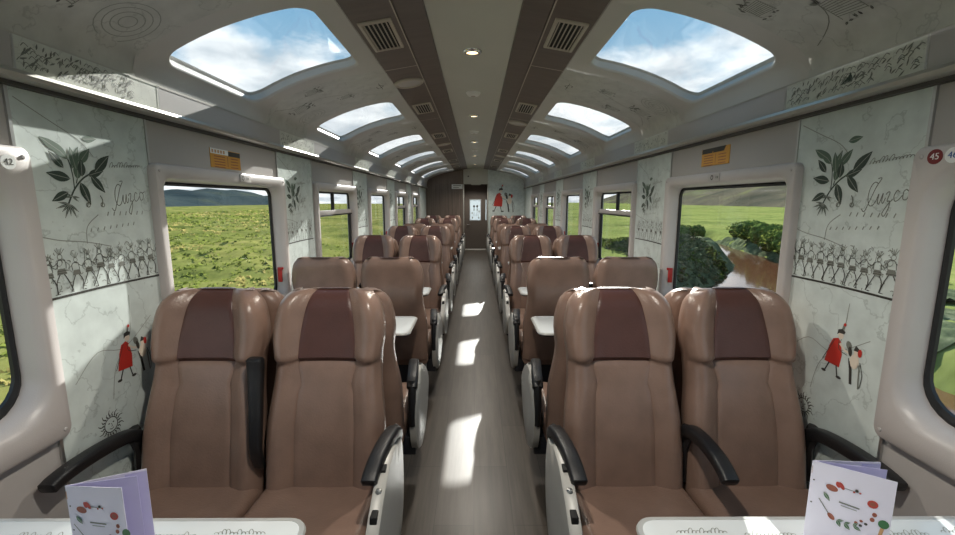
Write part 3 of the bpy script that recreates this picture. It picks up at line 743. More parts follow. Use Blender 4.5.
# ------------------------------------------------------------------ seats
def backrest_mesh(ztop, lean, z0=.35):
    """one seat back about x=0, front towards -y"""
    zH = ztop-.275
    base = [0, .12, .24, .36, .43, .45, .47, .54, .62, .7, .78, .85, .91, .955, .985, 1.0]
    cols = [-c for c in base[::-1]]+base[1:]
    zs = []
    z = z0
    while z < zH-.03: zs.append(z); z += .035
    zs += [zH-.03, zH-.015, zH-.004, zH+.004, zH+.014, zH+.03]
    z = zH+.05
    while z < ztop-.085: zs.append(z); z += .025
    zs += [ztop-.085+.085*math.sin(pi/2*i/9) for i in range(10)]
    rc = .07
    def row(z):
        hd = ss(zH-.01, zH+.02, z)
        w = .235-.022*ss(.6, zH-.03, z)+.01*ss(zH, zH+.09, z)-.022*ss(zH+.12, ztop, z)
        if z > ztop-rc: q = (z-(ztop-rc))/rc; w -= rc*(1-math.sqrt(max(0, 1-q*q)))*.92
        ln = lean*(z-.42)/.77-.018*math.sin(pi*max(0, min(1, (z-.42)/.5)))
        qt = max(0, (z-(ztop-.085))/.085); roll = .07*(1-math.sqrt(max(0, 1-qt*qt)))
        bnd = .46+ (.075*(1-(z-zH)/.275)-.05*((z-zH)/.275))*ss(zH-.1, zH, z) if z > zH-.1 else .5
        fr = []
        for c in cols:
            a = abs(c); a2 = a/.45*bnd if a <= .45 else bnd+(a-.45)/.55*(1-bnd)
            x = math.copysign(a2*w, c)
            f = .032*ss(.45, .8, a2)*(1-hd)-.055*max(0, (a2-.8)/.2)**2.2
            f += hd*(.018+.042*ss(.42, .78, a2)-.008*(1-a2))
            if .44 < a < .46: f -= .004
            f -= .012*math.exp(-((z-zH)/.008)**2)*(a2 < bnd+.05)
            fr.append((x, ln-f+roll, z))
        bk = []
        for c in cols[::-1]:
            a = abs(c); x = c*w*(.985); bk.append((x, ln+.105-.03*max(0, (a-.75)/.25)**2+ -roll*.6-.03*ss(zH, ztop, z), z))
        return fr, bk
    rows = [row(z) for z in zs]
    body, stripe = MB(), MB(); nf = len(cols)
    loops = [fr+bk for fr, bk in rows]; n = len(loops[0])
    vs = [p for l in loops for p in l]
    i0 = cols.index(-.45); i1 = cols.index(.45); fb, fs = [], []
    for r in range(len(loops)-1):
        for i in range(n):
            j = (i+1) % n; q = (r*n+i, r*n+j, (r+1)*n+j, (r+1)*n+i)
            (fs if (zs[r] >= zH-.005 and i0 <= i < i1) else fb).append(q)
    k = (len(loops)-1)*n
    # top cap: join front to back
    for i in range(nf-1):
        q = (k+i, k+i+1, k+n-2-i, k+n-1-i)
        (fs if i0 <= i < i1 else fb).append(q)
    fb.append(tuple(range(n)))
    def sub(mb, faces, key):
        ids = sorted({i for f in faces for i in f}); mp = {v: q for q, v in enumerate(ids)}
        mb.add([vs[i] for i in ids], [tuple(mp[i] for i in f) for f in faces], key)
    sub(body, fb, 'leather'); sub(stripe, fs, 'leather_dark')
    return body, stripe

def cushion_mb():
    q = MB(); loops = []
    prof_ = [(.06, .30, .415), (.0, .29, .43), (-.1, .29, .435), (-.25, .29, .443), (-.36, .295, .447), (-.42, .30, .44), (-.46, .31, .425), (-.485, .33, .40), (-.492, .355, .375)]
    for y, zb, zt in prof_:
        w = .236; h = zt-zb; r = min(.045, h/2)
        l = []
        for a, b_ in rrect(-w, w, zb, zt, r, 5, 6):
            dz = 0
            if b_ > zb+h*.7: dz = -.012*(1-(a/w)**2)+.0
            l.append((a, y, b_+dz))
        loops.append(l)
    q.loft(loops, 'leather', True, True, True); return q

def pad_path(mode):
    if mode == 'down': return [(0, .05, .605), (0, .02, .64), (0, -.03, .657), (0, -.1, .662), (0, -.18, .654), (0, -.235, .636), (0, -.265, .618)]
    if mode == 'wall': return [(0, .06, .585), (0, .03, .622), (0, -.03, .640), (0, -.12, .650), (0, -.21, .652), (0, -.28, .646), (0, -.315, .636)]
    return [(0, .01, .50), (0, -.015, .58), (0, .0, .68), (0, .03, .80), (0, .05, .88), (0, .055, .93)]
def armrest(parent, x, mode, name='armrest', lean=0):
    q = MB(); P = [Vector((x+lean*max(0, -p[1])/.3, p[1], p[2])) for p in pad_path(mode)] if mode != 'up' else [Vector((x-.05*max(0, p[2]-.68), p[1], p[2])) for p in pad_path(mode)]
    out = []
    for i in range(len(P)-1):
        p0, p1, p2, p3 = [P[max(0, min(len(P)-1, i+k))] for k in (-1, 0, 1, 2)]
        for s_ in range(4):
            t = s_/4; out.append(.5*((2*p1)+(p2-p0)*t+(2*p0-5*p1+4*p2-p3)*t*t+(3*p1-p0-3*p2+p3)*t**3))
    out.append(P[-1])
    loops = []
    for i, p in enumerate(out):
        t = (out[min(i+1, len(out)-1)]-out[max(i-1, 0)]).normalized(); sd = Vector((1, 0, 0)); u = sd.cross(t).normalized()
        k = i/(len(out)-1); h = .026-.008*k; w = .027
        if mode == 'up': h = .014+.014*k; w = .018+.012*k
        if i == 0 or i == len(out)-1: h *= .6; w *= .8
        loops.append([p+sd*a+u*b_ for a, b_ in rrect(-w, w, -h, h, min(w, h)*.6, 3)])
    q.loft(loops, 'black', True, True, True)
    o = q.build(name, parent, auto=40)
    if mode != 'up':
        s_ = MB(); s_.tube([(x, .05, .42), (x, .06, .55), (x, .03, .645)], .02, .03, 'black', 8); s_.build('armrest_pivot', parent)
    return o

def side_shield(parent, x, sd):
    """pale end panel on the aisle side, sd = aisle direction"""
    pts = [(-.02, .615), (-.08, .645), (-.16, .645), (-.25, .62), (-.35, .565), (-.43, .50), (-.47, .44), (-.44, .35), (-.36, .27), (-.24, .22), (-.1, .21), (.01, .27), (.06, .37), (.07, .5), (.04, .61)]
    out = []; P = [Vector(p) for p in pts]; n = len(P)
    for i in range(n):
        p0, p1, p2, p3 = [P[(i+k) % n] for k in (-1, 0, 1, 2)]
        for s_ in range(4):
            t = s_/4; v = .5*((2*p1)+(p2-p0)*t+(2*p0-5*p1+4*p2-p3)*t*t+(3*p1-p0-3*p2+p3)*t**3); out.append(v)
    c = Vector((-.2, .46))
    q = MB()
    def lp(k, dx): return [(x+dx, c.x+(p.x-c.x)*k, c.y+(p.y-c.y)*k) for p in out]
    q.loft([lp(.93, -sd*.022), lp(1, -sd*.018), lp(1, sd*.012), lp(.965, sd*.02), lp(.6, sd*.024), lp(.2, sd*.025)], 'shell', True, True, True)
    o = q.build('end_panel', parent, auto=45)
    # recline button and dark recess on the sloping top edge
    k = MB(); k.box((x-.011, -.222, .612), (x+.011, -.182, .640), 'ventdark', .003); k.build('panel_recess', parent)
    k = MB(); k.box((x-.011, -.365, .530), (x+.011, -.325, .578), 'ventdark', .003); k.build('panel_recess', parent)
    k = MB(); k.lathe([(.001, .008), (.008, .007), (.011, 0)], 'steel', (x, -.28, .605), 14); k.build('recline_button', parent)
    return o

def make_double_seat(aisle, ztop, mid, lean):
    root = empty('double_seat')
    bs = MB(); bs.box((-.44, -.36, .10), (.44, .04, .30), 'navy', .012); bs.build('seat_base', root)
    pd = MB(); pd.box((-.36, -.26, 0.0), (-.28, -.02, .12), 'navy', .006); pd.build('pedestal', root)
    pd = MB(); pd.box((.28, -.26, 0.0), (.36, -.02, .12), 'navy', .006); pd.build('pedestal', root)
    bm_, st_ = backrest_mesh(ztop, lean); cm = cushion_mb()
    for k, x in enumerate((-.243, .243)):
        if k == 0:
            b_ = bm_.build('backrest', root, auto=50); s_ = st_.build('headrest_panel', b_, auto=50); s_['label'] = 'dark brown headrest panel'
            c_ = cm.build('seat_cushion', root, auto=50)
            keep = (b_, c_)
        else:
            b_ = copy_tree(keep[0], root); c_ = copy_tree(keep[1], root)
        b_.location.x = x; c_.location.x = x
    armrest(root, aisle*.525, 'down', 'aisle_armrest', -aisle*.035)
    side_shield(root, aisle*.53, aisle)
    armrest(root, -aisle*.50, 'wall', 'window_armrest', 0)
    armrest(root, 0, mid, 'middle_armrest')
    br = MB(); br.box((min(aisle*.46, aisle*.53), -.3, .22), (max(aisle*.46, aisle*.53), 0, .32), 'navy', .006); br.build('panel_bracket', root)
    return root
FACE = [1.54, 4.38, 6.14, 8.98, 10.74]
AWAY = [2.07, 3.18, 4.91, 6.67, 7.78, 9.51, 11.26]
XC = .838
rows = sorted([(y, 'f') for y in FACE]+[(y, 'a') for y in AWAY])
proto = {}
for sd, nm in ((-1, 'left'), (1, 'right')):
    for i, (y, k) in enumerate(rows):
        aisle = (-sd) if k == 'f' else sd
        mid = 'down' if (sd == 1 and i == 0) else 'up'
        key = (aisle, k, mid)
        if key not in proto: o = proto[key] = make_double_seat(aisle, 1.168 if k == 'f' else 1.14, mid, .205 if k == 'f' else .15)
        else: o = copy_tree(proto[key])
        o.location = (sd*XC+.006, y, 0); o.rotation_euler = (0, 0, 0 if k == 'f' else pi)
        rown = ['nearest', 'second nearest', 'third', 'fourth', 'fifth', 'sixth', 'seventh', 'eighth', 'ninth', 'tenth', 'eleventh', 'farthest'][i]
        side = 'left of the aisle' if sd < 0 else 'right of the aisle'
        if i == 0: lb = 'large brown leather double seat facing the camera %s, %s' % (side, 'middle armrest folded up' if sd < 0 else 'middle armrest lowered')
        elif k == 'f': lb = 'double seat facing the camera, %s, %s row from the camera' % (side, rown)
        else: lb = 'double seat with back turned, %s, %s row from the camera' % (side, rown)
        tag(o, lb, 'train seat', 'brown double seats along the aisle')

# ------------------------------------------------------------------ tables
def make_table(sd, ya, yb, xin, label, printed=False):
    r = empty('train_table', (sd*(W-.2), (ya+yb)/2, 0)); h = (yb-ya)/2; wx = W-.012-xin
    x0 = .2-.012; x1 = x0-wx           # wall side, aisle side in local |x| (towards the aisle is negative)
    def lp(o, z):
        return [(sd*a, b_, z) for a, b_ in rrect(x1+o, x0-o*.2, -h+o, h-o, .05-o*.8)]
    t = MB(); t.loft([lp(.012, .733), lp(.0115, .740), lp(.012, .7402)], 'table', True, True, True)
    if printed:
        D = Draw(t, lambda a, b_, l: (sd*a if sd < 0 else a, b_, .7402+l))
        for k in range(5):
            scribble(D, x1*1+.09+.16*k, h-.055-.008*(k % 2), .12, .016, .0016, 'inkpale', 13, k+5)
    top_ = t.build('tabletop', r, auto=30)
    e = MB(); e.loft([lp(.011, .732), lp(0, .726), lp(-.003, .733), lp(0, .7395), lp(.011, .7405), lp(.0125, .739)], 'tabletrim'); e.build('edge_trim', r, auto=40)
    u = MB(); u.loft([lp(.01, .716), lp(.008, .732)], 'navy', True, True, True); u.build('under_plate', r)
    g = MB(); g.box((min(sd*.05, sd*.10)-.0, -.03, 0), (max(sd*.05, sd*.10), .03, .718), 'steel', .008)
    lg = MB(); lx = sd*(x1+.42); lg.tube([(lx, 0, .012), (lx, 0, .718)], .025, .025, 'steel', 14); lg.lathe([(.001, .0), (.1, .0), (.1, .006), (.03, .014), (.026, .03)], 'steel', (lx, 0, 0)); lg.build('table_leg', r)
    wb = MB(); wb.box((min(sd*.15, sd*.186), -.1, .62), (max(sd*.15, sd*.186), .1, .717), 'navy', .006); wb.build('wall_bracket', r)
    tag(r, label, 'table', 'white tables between the seats'); return r
TB = [(.50, .978, .405, 'nearest white table'), (2.5, 2.9, .39, 'second white table from the camera'), (3.62, 3.92, .40, 'third white table from the camera'), (5.36, 5.64, .43, 'fourth white table from the camera'), (7.12, 7.48, .39, 'fifth white table from the camera'), (8.24, 8.52, .40, 'sixth white table from the camera'), (9.96, 10.24, .43, 'seventh white table from the camera')]
for sd, nm in ((-1, 'left'), (1, 'right')):
    for i, (a, b_, xi, s_) in enumerate(TB):
        make_table(sd, a, b_, xi, s_+' %s of the aisle%s' % (nm, ', a folded menu standing on it' if i == 0 else ''), i == 0)

# ------------------------------------------------------------------ menus
def menu(spine, e1, e2, ht, tilt, label, busy):
    r = empty('menu_card', (spine[0], spine[1], .7425))
    def leaf_(e, name, face, kind):
        d = Vector((e[0]-spine[0], e[1]-spine[1], 0)); ln = d.length; d.normalize(); nrm = Vector((d.y, -d.x, 0))
        q = MB(); th = .0012
        def P(a, b_, o): v = d*a+nrm*o; return (v.x, v.y, b_)
        q.add([P(0, 0, 0), P(ln, 0, 0), P(ln, ht, 0), P(0, ht, 0), P(0, 0, -th), P(ln, 0, -th), P(ln, ht, -th), P(0, ht, -th)], [(0, 1, 2, 3), (7, 6, 5, 4), (0, 4, 5, 1), (1, 5, 6, 2), (2, 6, 7, 3), (3, 7, 4, 0)], face)
        D = Draw(q, lambda a, b_, l: P(a, b_, l))
        if kind == 'front':
            cx, cz, R = ln*.5, ht-.085, .043
            for t, sh in ((2.3, 'nut'), (1.95, 'pep'), (.5, 'tom'), (-.05, 'bean'), (-.35, 'bean'), (-.75, 'dot'), (-1.0, 'dot'), (-1.3, 'leaf'), (-1.65, 'leaf'), (-1.95, 'leaf'), (3.0, 'herb'), (1.35, 'dots')):
                a, b2 = cx+R*math.cos(t), cz+R*math.sin(t)
                if sh == 'nut': D.oval(a-.003, b2, .011, .0075, 'veg_brown', -.3)
                elif sh == 'pep': D.oval(a, b2+.003, .004, .009, 'veg_red', .5); D.oval(a-.006, b2+.004, .004, .007, 'veg_red', .3)
                elif sh == 'tom': D.oval(a, b2, .009, .009, 'veg_red'); D.oval(a, b2, .005, .005, 'veg_brown')
                elif sh == 'bean': D.oval(a, b2, .004, .005, 'veg_brown')
                elif sh == 'dot': D.oval(a, b2, .003, .003, 'ink'); D.oval(a-.008, b2+.004, .003, .003, 'veg_brown')
                elif sh == 'leaf': D.leaf(a, b2, t+.8, .016, .008, 'veg_green'); D.leaf(a, b2, t+2.2, .012, .006, 'veg_green')
                elif sh == 'herb': D.leaf(a-.002, b2+.012, -1.0, .022, .008, 'veg_green')
                elif sh == 'dots': D.oval(a, b2, .003, .003, 'ink'); D.oval(a+.006, b2-.004, .002, .002, 'veg_red'); D.oval(a-.004, b2-.005, .002, .002, 'veg_red')
            D.stroke([(cx-.052, cz+.0), (cx-.032, cz-.03)], .0018, 'inkmid'); D.oval(cx-.027, cz-.036, .009, .005, 'veg_brown', -.9)
            D.stroke([(cx+.058, cz-.028), (cx+.054, cz-.058)], .006, 'veg_wood'); D.oval(cx+.059, cz-.018, .009, .01, 'veg_green')
            D.stroke([(cx-.017, cz+.004), (cx+.018, cz+.001)], .003, 'inkmid'); D.stroke([(cx-.013, cz-.003), (cx+.014, cz-.005)], .0018, 'inkpale')
            D.stroke([(cx-.012, cz+.04), (cx+.014, cz+.038)], .0014, 'inkmid')
            for b2 in (ht-.045, ht-.1): D.oval(.006, b2, .0018, .0018, 'ink')
        elif kind == 'photo':
            D.poly([(.0, ht-.012), (ln*.7, ht-.012), (ln*.7, ht-.03), (0, ht-.03)], 'veg_wood'); D.poly([(ln*.12, ht-.008), (ln*.62, ht-.01), (ln*.66, ht-.026), (ln*.3, ht-.03)], 'ink')
            D.oval(ln*.55, ht-.012, .006, .004, 'skin')
            D.poly([(ln*.72, 0), (ln, 0), (ln, ht-.004), (ln*.72, ht-.004)], 'lavender')
        return q.build(name, r, smooth=False)
    leaf_(e1, 'front_cover', 'paper', 'front'); leaf_(e2, 'back_leaf', 'paper', 'photo')
    m_ = ((e1[0]*.4+e2[0]*.6), (e1[1]*.4+e2[1]*.6)); leaf_(m_, 'inner_page', 'lavender', 'plain')
    return tag(r, label, 'menu', 'menus standing on the nearest tables')
menu((-.836, .81), (-.714, .803), (-.712, .868), .207, 0, 'folded menu with fruit wreath cover standing on the nearest table at left', 1)
menu((.775, .893), (.892, .815), (.922, .885), .207, 0, 'folded menu with fruit wreath cover standing on the nearest table at right', 1)

# ------------------------------------------------------------------ landscape
def ground_mat(name, cols, scale):
    m = bpy.data.materials.new(name); m.use_nodes = True
    nt = m.node_tree; b = nt.nodes['Principled BSDF']; b.inputs['Roughness'].default_value = 1; b.inputs['Specular IOR Level'].default_value = 0
    tc = nt.nodes.new('ShaderNodeTexCoord'); L = nt.links.new
    n = nt.nodes.new('ShaderNodeTexNoise'); n.inputs['Scale'].default_value = scale; n.inputs['Detail'].default_value = 12; n.inputs['Roughness'].default_value = .68
    r = nt.nodes.new('ShaderNodeValToRGB'); r.color_ramp.elements[0].position = .3; r.color_ramp.elements[1].position = .72
    r.color_ramp.elements[0].color = (*lin(cols[0]), 1); r.color_ramp.elements[1].color = (*lin(cols[-1]), 1)
    for i, c in enumerate(cols[1:-1]):
        e = r.color_ramp.elements.new(.3+.42*(i+1)/(len(cols)-1)); e.color = (*lin(c), 1)
    n2 = nt.nodes.new('ShaderNodeTexNoise'); n2.inputs['Scale'].default_value = 1.6; n2.inputs['Detail'].default_value = 10; n2.inputs['Roughness'].default_value = .7
    mx = nt.nodes.new('ShaderNodeMix'); mx.data_type = 'RGBA'; mx.blend_type = 'OVERLAY'; mx.inputs[0].default_value = .85
    L(tc.outputs['Object'], n.inputs['Vector']); L(tc.outputs['Object'], n2.inputs['Vector'])
    L(n.outputs['Fac'], r.inputs['Fac']); L(r.outputs['Color'], mx.inputs[6]); L(n2.outputs['Color'], mx.inputs[7])
    hs = nt.nodes.new('ShaderNodeHueSaturation'); hs.inputs['Saturation'].default_value = 1
    bw = nt.nodes.new('ShaderNodeRGBToBW'); L(n2.outputs['Color'], bw.inputs[0]); L(bw.outputs[0], mx.inputs[7])
    L(mx.outputs[2], b.inputs['Base Color'])
    return m
M['grass'] = ground_mat('pasture_grass', [(70, 78, 42), (108, 114, 60), (134, 132, 74), (154, 142, 96)], .12)
M['grass_r'] = ground_mat('river_meadow', [(84, 92, 54), (114, 124, 70), (130, 136, 78), (138, 128, 88)], .10)
M['hill_l'] = ground_mat('far_dark_hills', [(44, 56, 60), (58, 68, 70), (80, 86, 70)], .03)
M['hill_r'] = ground_mat('far_brown_hills', [(64, 66, 56), (96, 90, 76), (120, 126, 78)], .03)
M['bushgreen'] = ground_mat('bush_leaves', [(50, 64, 36), (78, 96, 50), (110, 122, 64)], 3)
M['bank'] = ground_mat('dark_bank', [(52, 62, 48), (88, 96, 72), (134, 136, 108)], 2.2)
wm = mat('muddy_water', (96, 66, 48), .08, spec=.8, bump=.5, bscale=3); M['water'] = wm

def field(name, x0, x1, y0, y1, nx, ny, zf, key, px=1.0):
    q = MB(); vs = []
    for j in range(ny+1):
        for i in range(nx+1):
            u = i/nx; x = x0+(x1-x0)*u**px; y = y0+(y1-y0)*j/ny
            vs.append((x, y, zf(x, y)))
    q.add(vs, [(j*(nx+1)+i, j*(nx+1)+i+1, (j+1)*(nx+1)+i+1, (j+1)*(nx+1)+i) for j in range(ny) for i in range(nx)], key)
    return q
def bumps(x, y, k=1): return k*(.18*noise.noise((x*.35, y*.35, 0))+.16*noise.noise((x*1.1, y*1.1, 3))+.09*noise.noise((x*2.6, y*2.6, 5)))
g = field('g', -2.6, -160, -25, 190, 220, 420, lambda x, y: -1.25+bumps(x, y), 'grass', 2.2)
g2 = field('g', -2.6, -160, 189, 460, 20, 60, lambda x, y: -1.25, 'grass'); g.add(g2.v, g2.f, 'grass')
struct(g.build('ground_left', auto=180), 'green and yellow pasture outside the left windows')
RV = [(19.5, 38, .7), (17.4, 31, .75), (16.4, 26, .9), (14.6, 21.8, 1.1), (12.0, 17.6, 1.3), (9.2, 14.2, 1.7), (7.0, 11, 2.0), (6.2, 7, 2.0), (7.5, 2, 2.0), (9, -6, 2.0), (11, -25, 2.0)]
def rdist(x, y):
    best = 1e9; wd = 1; side = 0
    for (ax, ay, aw), (bx_, by_, bw_) in zip(RV, RV[1:]):
        dx, dy = bx_-ax, by_-ay; t = max(0, min(1, ((x-ax)*dx+(y-ay)*dy)/(dx*dx+dy*dy)))
        d = math.hypot(x-ax-dx*t, y-ay-dy*t)
        if d < best: best = d; wd = aw+(bw_-aw)*t
    return best, wd
def zr(x, y):
    d, w = rdist(x, y) if x < 40 and y < 60 else (99, 1)
    z = -1.25+bumps(x, y, .8)
    z -= .95*(1-ss(w*.8, w*.8+1.4, d))
    z += .75*math.exp(-(((x-12.0)/2.2)**2+((y-25.0)/3.0)**2))
    z += .4*math.exp(-(((x-8.2)/1.3)**2+((y-18.5)/2.4)**2))
    return z
g = field('g', 2.6, 220, -25, 260, 170, 300, zr, 'grass_r', 2.6)
g2 = field('g', 2.6, 220, 259, 760, 20, 60, lambda x, y: -1.25, 'grass_r'); g.add(g2.v, g2.f, 'grass_r')
struct(g.build('ground_right', auto=180), 'green meadow with a river channel outside the right windows')
fine = field('f', 5.5, 20, 8, 36, 90, 150, lambda x, y: zr(x, y)+.07+.09*noise.noise((x*3, y*3, 1))+.05*noise.noise((x*8, y*8, 2)), 'bank')
keepf = []
for f_, m_ in zip(fine.f, fine.mi):
    cx = sum(fine.v[i][0] for i in f_)/len(f_); cy = sum(fine.v[i][1] for i in f_)/len(f_); d, w = rdist(cx, cy)
    if d < w+3.4+1.2*noise.noise((cx*.6, cy*.6, 7)): keepf.append(f_)
fine.f = keepf; fine.mi = [0]*len(keepf)
struct(fine.build('ground_riverbank', auto=180), 'dark overgrown river bank')
q = MB(); L_, R_ = [], []
for i, (x, y, w) in enumerate(RV):
    p0 = RV[max(0, i-1)]; p1 = RV[min(len(RV)-1, i+1)]; dx, dy = p1[0]-p0[0], p1[1]-p0[1]; d = math.hypot(dx, dy)
    L_.append((x-dy/d*(w+.9), y+dx/d*(w+.9), -1.86)); R_.append((x+dy/d*(w+.9), y-dx/d*(w+.9), -1.86))
q.loft([L_, R_], 'water', False)
wt = q.build('river_water', smooth=False); wt['kind'] = 'structure'; wt['label'] = 'muddy brown river seen through the right window'
M['tuft_a'] = frosted('tuft_green', (116, 126, 62)); M['tuft_b'] = frosted('tuft_dark', (66, 78, 40)); M['tuft_c'] = frosted('tuft_ochre', (156, 146, 92))
def tufts(name, n, place, zf, seed, label, keys):
    rr = random.Random(seed); q = MB()
    for i in range(n):
        x, y = place(rr); z = zf(x, y)-.02; d = math.hypot(x, y); s_ = rr.uniform(.5, 1.2)*(.07+.0025*d)
        p_ = noise.noise((x*.22, y*.22, 9))+.5*noise.noise((x*.05, y*.05, 4)); key = keys[0] if p_ < .12 else keys[2]
        if rr.random() < .12: key = keys[1]
        for k in range(4):
            t = rr.uniform(0, pi); w_ = s_*rr.uniform(.5, 1.0); h_ = s_*rr.uniform(.5, 1.1); cx = x+rr.uniform(-1, 1)*s_; cy = y+rr.uniform(-1, 1)*s_
            lx, ly = rr.uniform(-.5, .5)*s_, rr.uniform(-.5, .5)*s_
            q.add([(cx-math.cos(t)*w_, cy-math.sin(t)*w_, z), (cx+math.cos(t)*w_, cy+math.sin(t)*w_, z), (cx+lx, cy+ly, z+h_)], [(0, 1, 2)], key)
    o = q.build(name, smooth=False); o['kind'] = 'stuff'; o['label'] = label; o['category'] = 'grass'
def pl_left(r):
    d = 4+62*r.random()**1.5; a = r.uniform(.35, 1.35)   # spread over the pasture
    return -d, d/math.tan(a)*1.0 if a < 1.2 else r.uniform(-2, 30)
tufts('pasture_grass', 9000, pl_left, lambda x, y: -1.25+bumps(x, y), 3, 'clumpy green and ochre grass covering the left pasture', ('tuft_a', 'tuft_b', 'tuft_c'))
def pl_bank(r):
    while True:
        x = r.uniform(7.5, 12.2); y = r.uniform(14, 30); d, w = rdist(x, y)
        if d > w+.2 and x < 12.1: return x, y
tufts('riverbank_weeds', 3200, pl_bank, lambda x, y: zr(x, y)+.1, 8, 'dark weeds growing on the near bank of the river', ('tuft_b', 'bushgreen', 'bank'))
def hill(name, pts, hz, key, label, depth, sd, seed):
    q = MB(); loops = []; n = 90
    for k, (dd, hh) in enumerate(((0, 0), (.25, .45), (.55, .85), (.8, 1.0), (1.3, .7))):
        l = []
        for i in range(n+1):
            t = i/n; x = pts[0][0]+(pts[1][0]-pts[0][0])*t; y = pts[0][1]+(pts[1][1]-pts[0][1])*t
            h_ = hz*(.75+.5*noise.noise((t*6, seed, 0))+.2*noise.noise((t*22, seed, 4+k*.2)))
            l.append((x+sd*depth*dd, y+depth*dd*.3, -1.5+h_*hh))
        loops.append(l)
    q.loft(loops, key, False); struct(q.build(name, auto=180), label)
hill('hill_left', ((-150, -60), (-150, 420)), 12, 'hill_l', 'dark low hills beyond the pasture', 60, -1, 2.3)
hill('hill_right', ((120, 60), (190, 700)), 23, 'hill_r', 'brown and green hills beyond the river meadow', 80, 1, 5.1)
# bushes on the far bank
leafm = M['bushgreen']
def bush(x, y, r, h_, label, seed):
    rr = random.Random(seed); q = MB(); z0 = zr(x, y)-.05
    for k in range(7):
        bm = bmesh.new(); bmesh.ops.create_icosphere(bm, subdivisions=4, radius=1)
        c = Vector((rr.uniform(-.6, .6)*r, rr.uniform(-.6, .6)*r, h_*(.35+.3*rr.random()))); s_ = r*rr.uniform(.4, .65)
        for v in bm.verts:
            n_ = 1+.28*noise.noise(v.co*3+c)+.2*noise.noise(v.co*8+c)
            v.co = Vector((v.co.x*s_*n_, v.co.y*s_*n_, v.co.z*h_*.42*n_))+c
        bm.verts.index_update(); q.add([v.co[:] for v in bm.verts], [[v.index for v in f_.verts] for f_ in bm.faces], 'bushgreen'); bm.free()
    for k in range(520):
        t = rr.uniform(0, 6.283); u = rr.uniform(-.2, 1); q_ = math.sqrt(max(0, 1-u*u)); R_ = r*rr.uniform(.75, 1.1)
        c = Vector((math.cos(t)*q_*R_*1.05, math.sin(t)*q_*R_*1.05, h_*.5+u*h_*.5)); l = .07+.06*rr.random()
        a = Vector((rr.uniform(-1, 1), rr.uniform(-1, 1), rr.uniform(-1, 1))).normalized(); b2 = a.orthogonal().normalized()
        q.add([c-a*l, c+b2*l*.5, c+a*l, c-b2*l*.5], [(0, 1, 2, 3)], 'bushgreen' if k % 3 else 'tuft_a')
    o = q.build('bush', auto=180); o.location = (x, y, z0)
    tag(o, label, 'bush', 'bushes on the far river bank'); return o
bl = [(19.3, 30, 1.1, 1.3, 'leafy green bush farthest up the far river bank'), (18.4, 26.5, 1.2, 1.5, 'leafy green bush second farthest along the far river bank'), (17.3, 23.6, 1.2, 1.6, 'leafy green bush in the middle of the far river bank'),
      (16.0, 20.8, 1.1, 1.5, 'leafy green bush on the far river bank beside the widest water'), (14.8, 18.2, 1.0, 1.2, 'low green bush on the far river bank nearest the train'), (21.5, 34, 1.3, 1.3, 'green bush behind the bend of the river'), (15.6, 36.5, 1.3, 1.3, 'dark bush on the left above the shaded river bank'), (18.6, 38.5, 1.4, 1.4, 'green bush between the dark bush and the river bend'), (13.2, 15.3, .8, .8, 'small green bush at the water edge under the window corner')]
for i, b_ in enumerate(bl): bush(*b_, i)

# ------------------------------------------------------------------ sky, sun
w = bpy.data.worlds.new('sky'); sc.world = w; w.use_nodes = True
nt = w.node_tree; bg = nt.nodes['Background']; L = nt.links.new
tc = nt.nodes.new('ShaderNodeTexCoord'); sx = nt.nodes.new('ShaderNodeSeparateXYZ'); L(tc.outputs['Generated'], sx.inputs[0])
grad = nt.nodes.new('ShaderNodeValToRGB'); L(sx.outputs['Z'], grad.inputs['Fac'])
e = grad.color_ramp.elements; e[0].position = 0; e[0].color = (*lin((176, 188, 194)), 1); e[1].position = .95; e[1].color = (*lin((86, 126, 160)), 1)
k = e.new(.35); k.color = (*lin((108, 146, 174)), 1)
# project direction on a cloud plane
mx_ = nt.nodes.new('ShaderNodeMath'); mx_.operation = 'ADD'; mx_.inputs[1].default_value = .18; L(sx.outputs['Z'], mx_.inputs[0])
dv = nt.nodes.new('ShaderNodeVectorMath'); dv.operation = 'DIVIDE'
cb = nt.nodes.new('ShaderNodeCombineXYZ')
for i in range(3): L(mx_.outputs[0], cb.inputs[i])
L(tc.outputs['Generated'], dv.inputs[0]); L(cb.outputs[0], dv.inputs[1])
cn = nt.nodes.new('ShaderNodeTexNoise'); cn.inputs['Scale'].default_value = 1.15; cn.inputs['Detail'].default_value = 9; cn.inputs['Roughness'].default_value = .56; cn.inputs['Distortion'].default_value = .3
mpn = nt.nodes.new('ShaderNodeMapping'); mpn.inputs['Location'].default_value = (2.1, .7, 0); L(dv.outputs[0], mpn.inputs['Vector']); L(mpn.outputs[0], cn.inputs['Vector'])
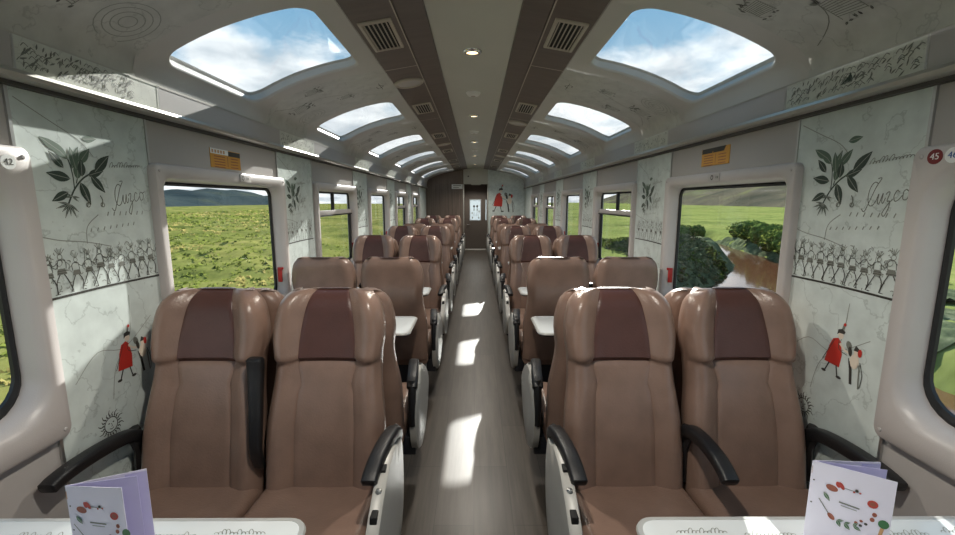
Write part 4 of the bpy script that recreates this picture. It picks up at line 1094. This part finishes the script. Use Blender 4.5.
# more cloud towards the horizon
hz = nt.nodes.new('ShaderNodeMapRange'); hz.inputs['From Min'].default_value = .13; hz.inputs['From Max'].default_value = .36; hz.inputs['To Min'].default_value = .22; hz.inputs['To Max'].default_value = -.07
L(sx.outputs['Z'], hz.inputs['Value'])
ad = nt.nodes.new('ShaderNodeMath'); ad.operation = 'ADD'; L(cn.outputs['Fac'], ad.inputs[0]); L(hz.outputs[0], ad.inputs[1])
cr = nt.nodes.new('ShaderNodeValToRGB'); cr.color_ramp.elements[0].position = .52; cr.color_ramp.elements[0].color = (0, 0, 0, 1); cr.color_ramp.elements[1].position = .63; cr.color_ramp.elements[1].color = (1, 1, 1, 1)
L(ad.outputs[0], cr.inputs['Fac'])
cs = nt.nodes.new('ShaderNodeTexNoise'); cs.inputs['Scale'].default_value = 3; cs.inputs['Detail'].default_value = 6; L(mpn.outputs[0], cs.inputs['Vector'])
cc = nt.nodes.new('ShaderNodeValToRGB'); cc.color_ramp.elements[0].position = .35; cc.color_ramp.elements[0].color = (*lin((168, 176, 184)), 1); cc.color_ramp.elements[1].position = .6; cc.color_ramp.elements[1].color = (*lin((222, 224, 226)), 1)
L(cs.outputs['Fac'], cc.inputs['Fac'])
mm = nt.nodes.new('ShaderNodeMix'); mm.data_type = 'RGBA'; L(cr.outputs['Color'], mm.inputs[0]); L(grad.outputs['Color'], mm.inputs[6]); L(cc.outputs['Color'], mm.inputs[7])
L(mm.outputs[2], bg.inputs['Color']); bg.inputs['Strength'].default_value = 1.2

sd_ = bpy.data.lights.new('sun', 'SUN'); sd_.energy = 8; sd_.angle = .009; sd_.color = (1, .97, .92)
so = bpy.data.objects.new('sun', sd_); C.objects.link(so)
so.rotation_euler = Vector((-.37, -2.15, -1)).to_track_quat('-Z', 'Y').to_euler()

# ------------------------------------------------------------------ camera and view
cam = bpy.data.cameras.new('camera'); co = bpy.data.objects.new('camera', cam); C.objects.link(co)
cam.sensor_width = 36; cam.lens = 36*430/955; cam.clip_start = .02; cam.clip_end = 2000
co.location = (.012, 0, 1.53); co.rotation_euler = (pi/2-math.atan(66.5/430), 0, -.0035)
sc.camera = co
sc.view_settings.view_transform = 'Standard'; sc.view_settings.look = 'None'; sc.view_settings.gamma = 1
sc.view_settings.exposure = .62
sc.cycles.max_bounces = 14; sc.cycles.diffuse_bounces = 8; sc.cycles.transparent_max_bounces = 16
sc.cycles.sample_clamp_indirect = 6
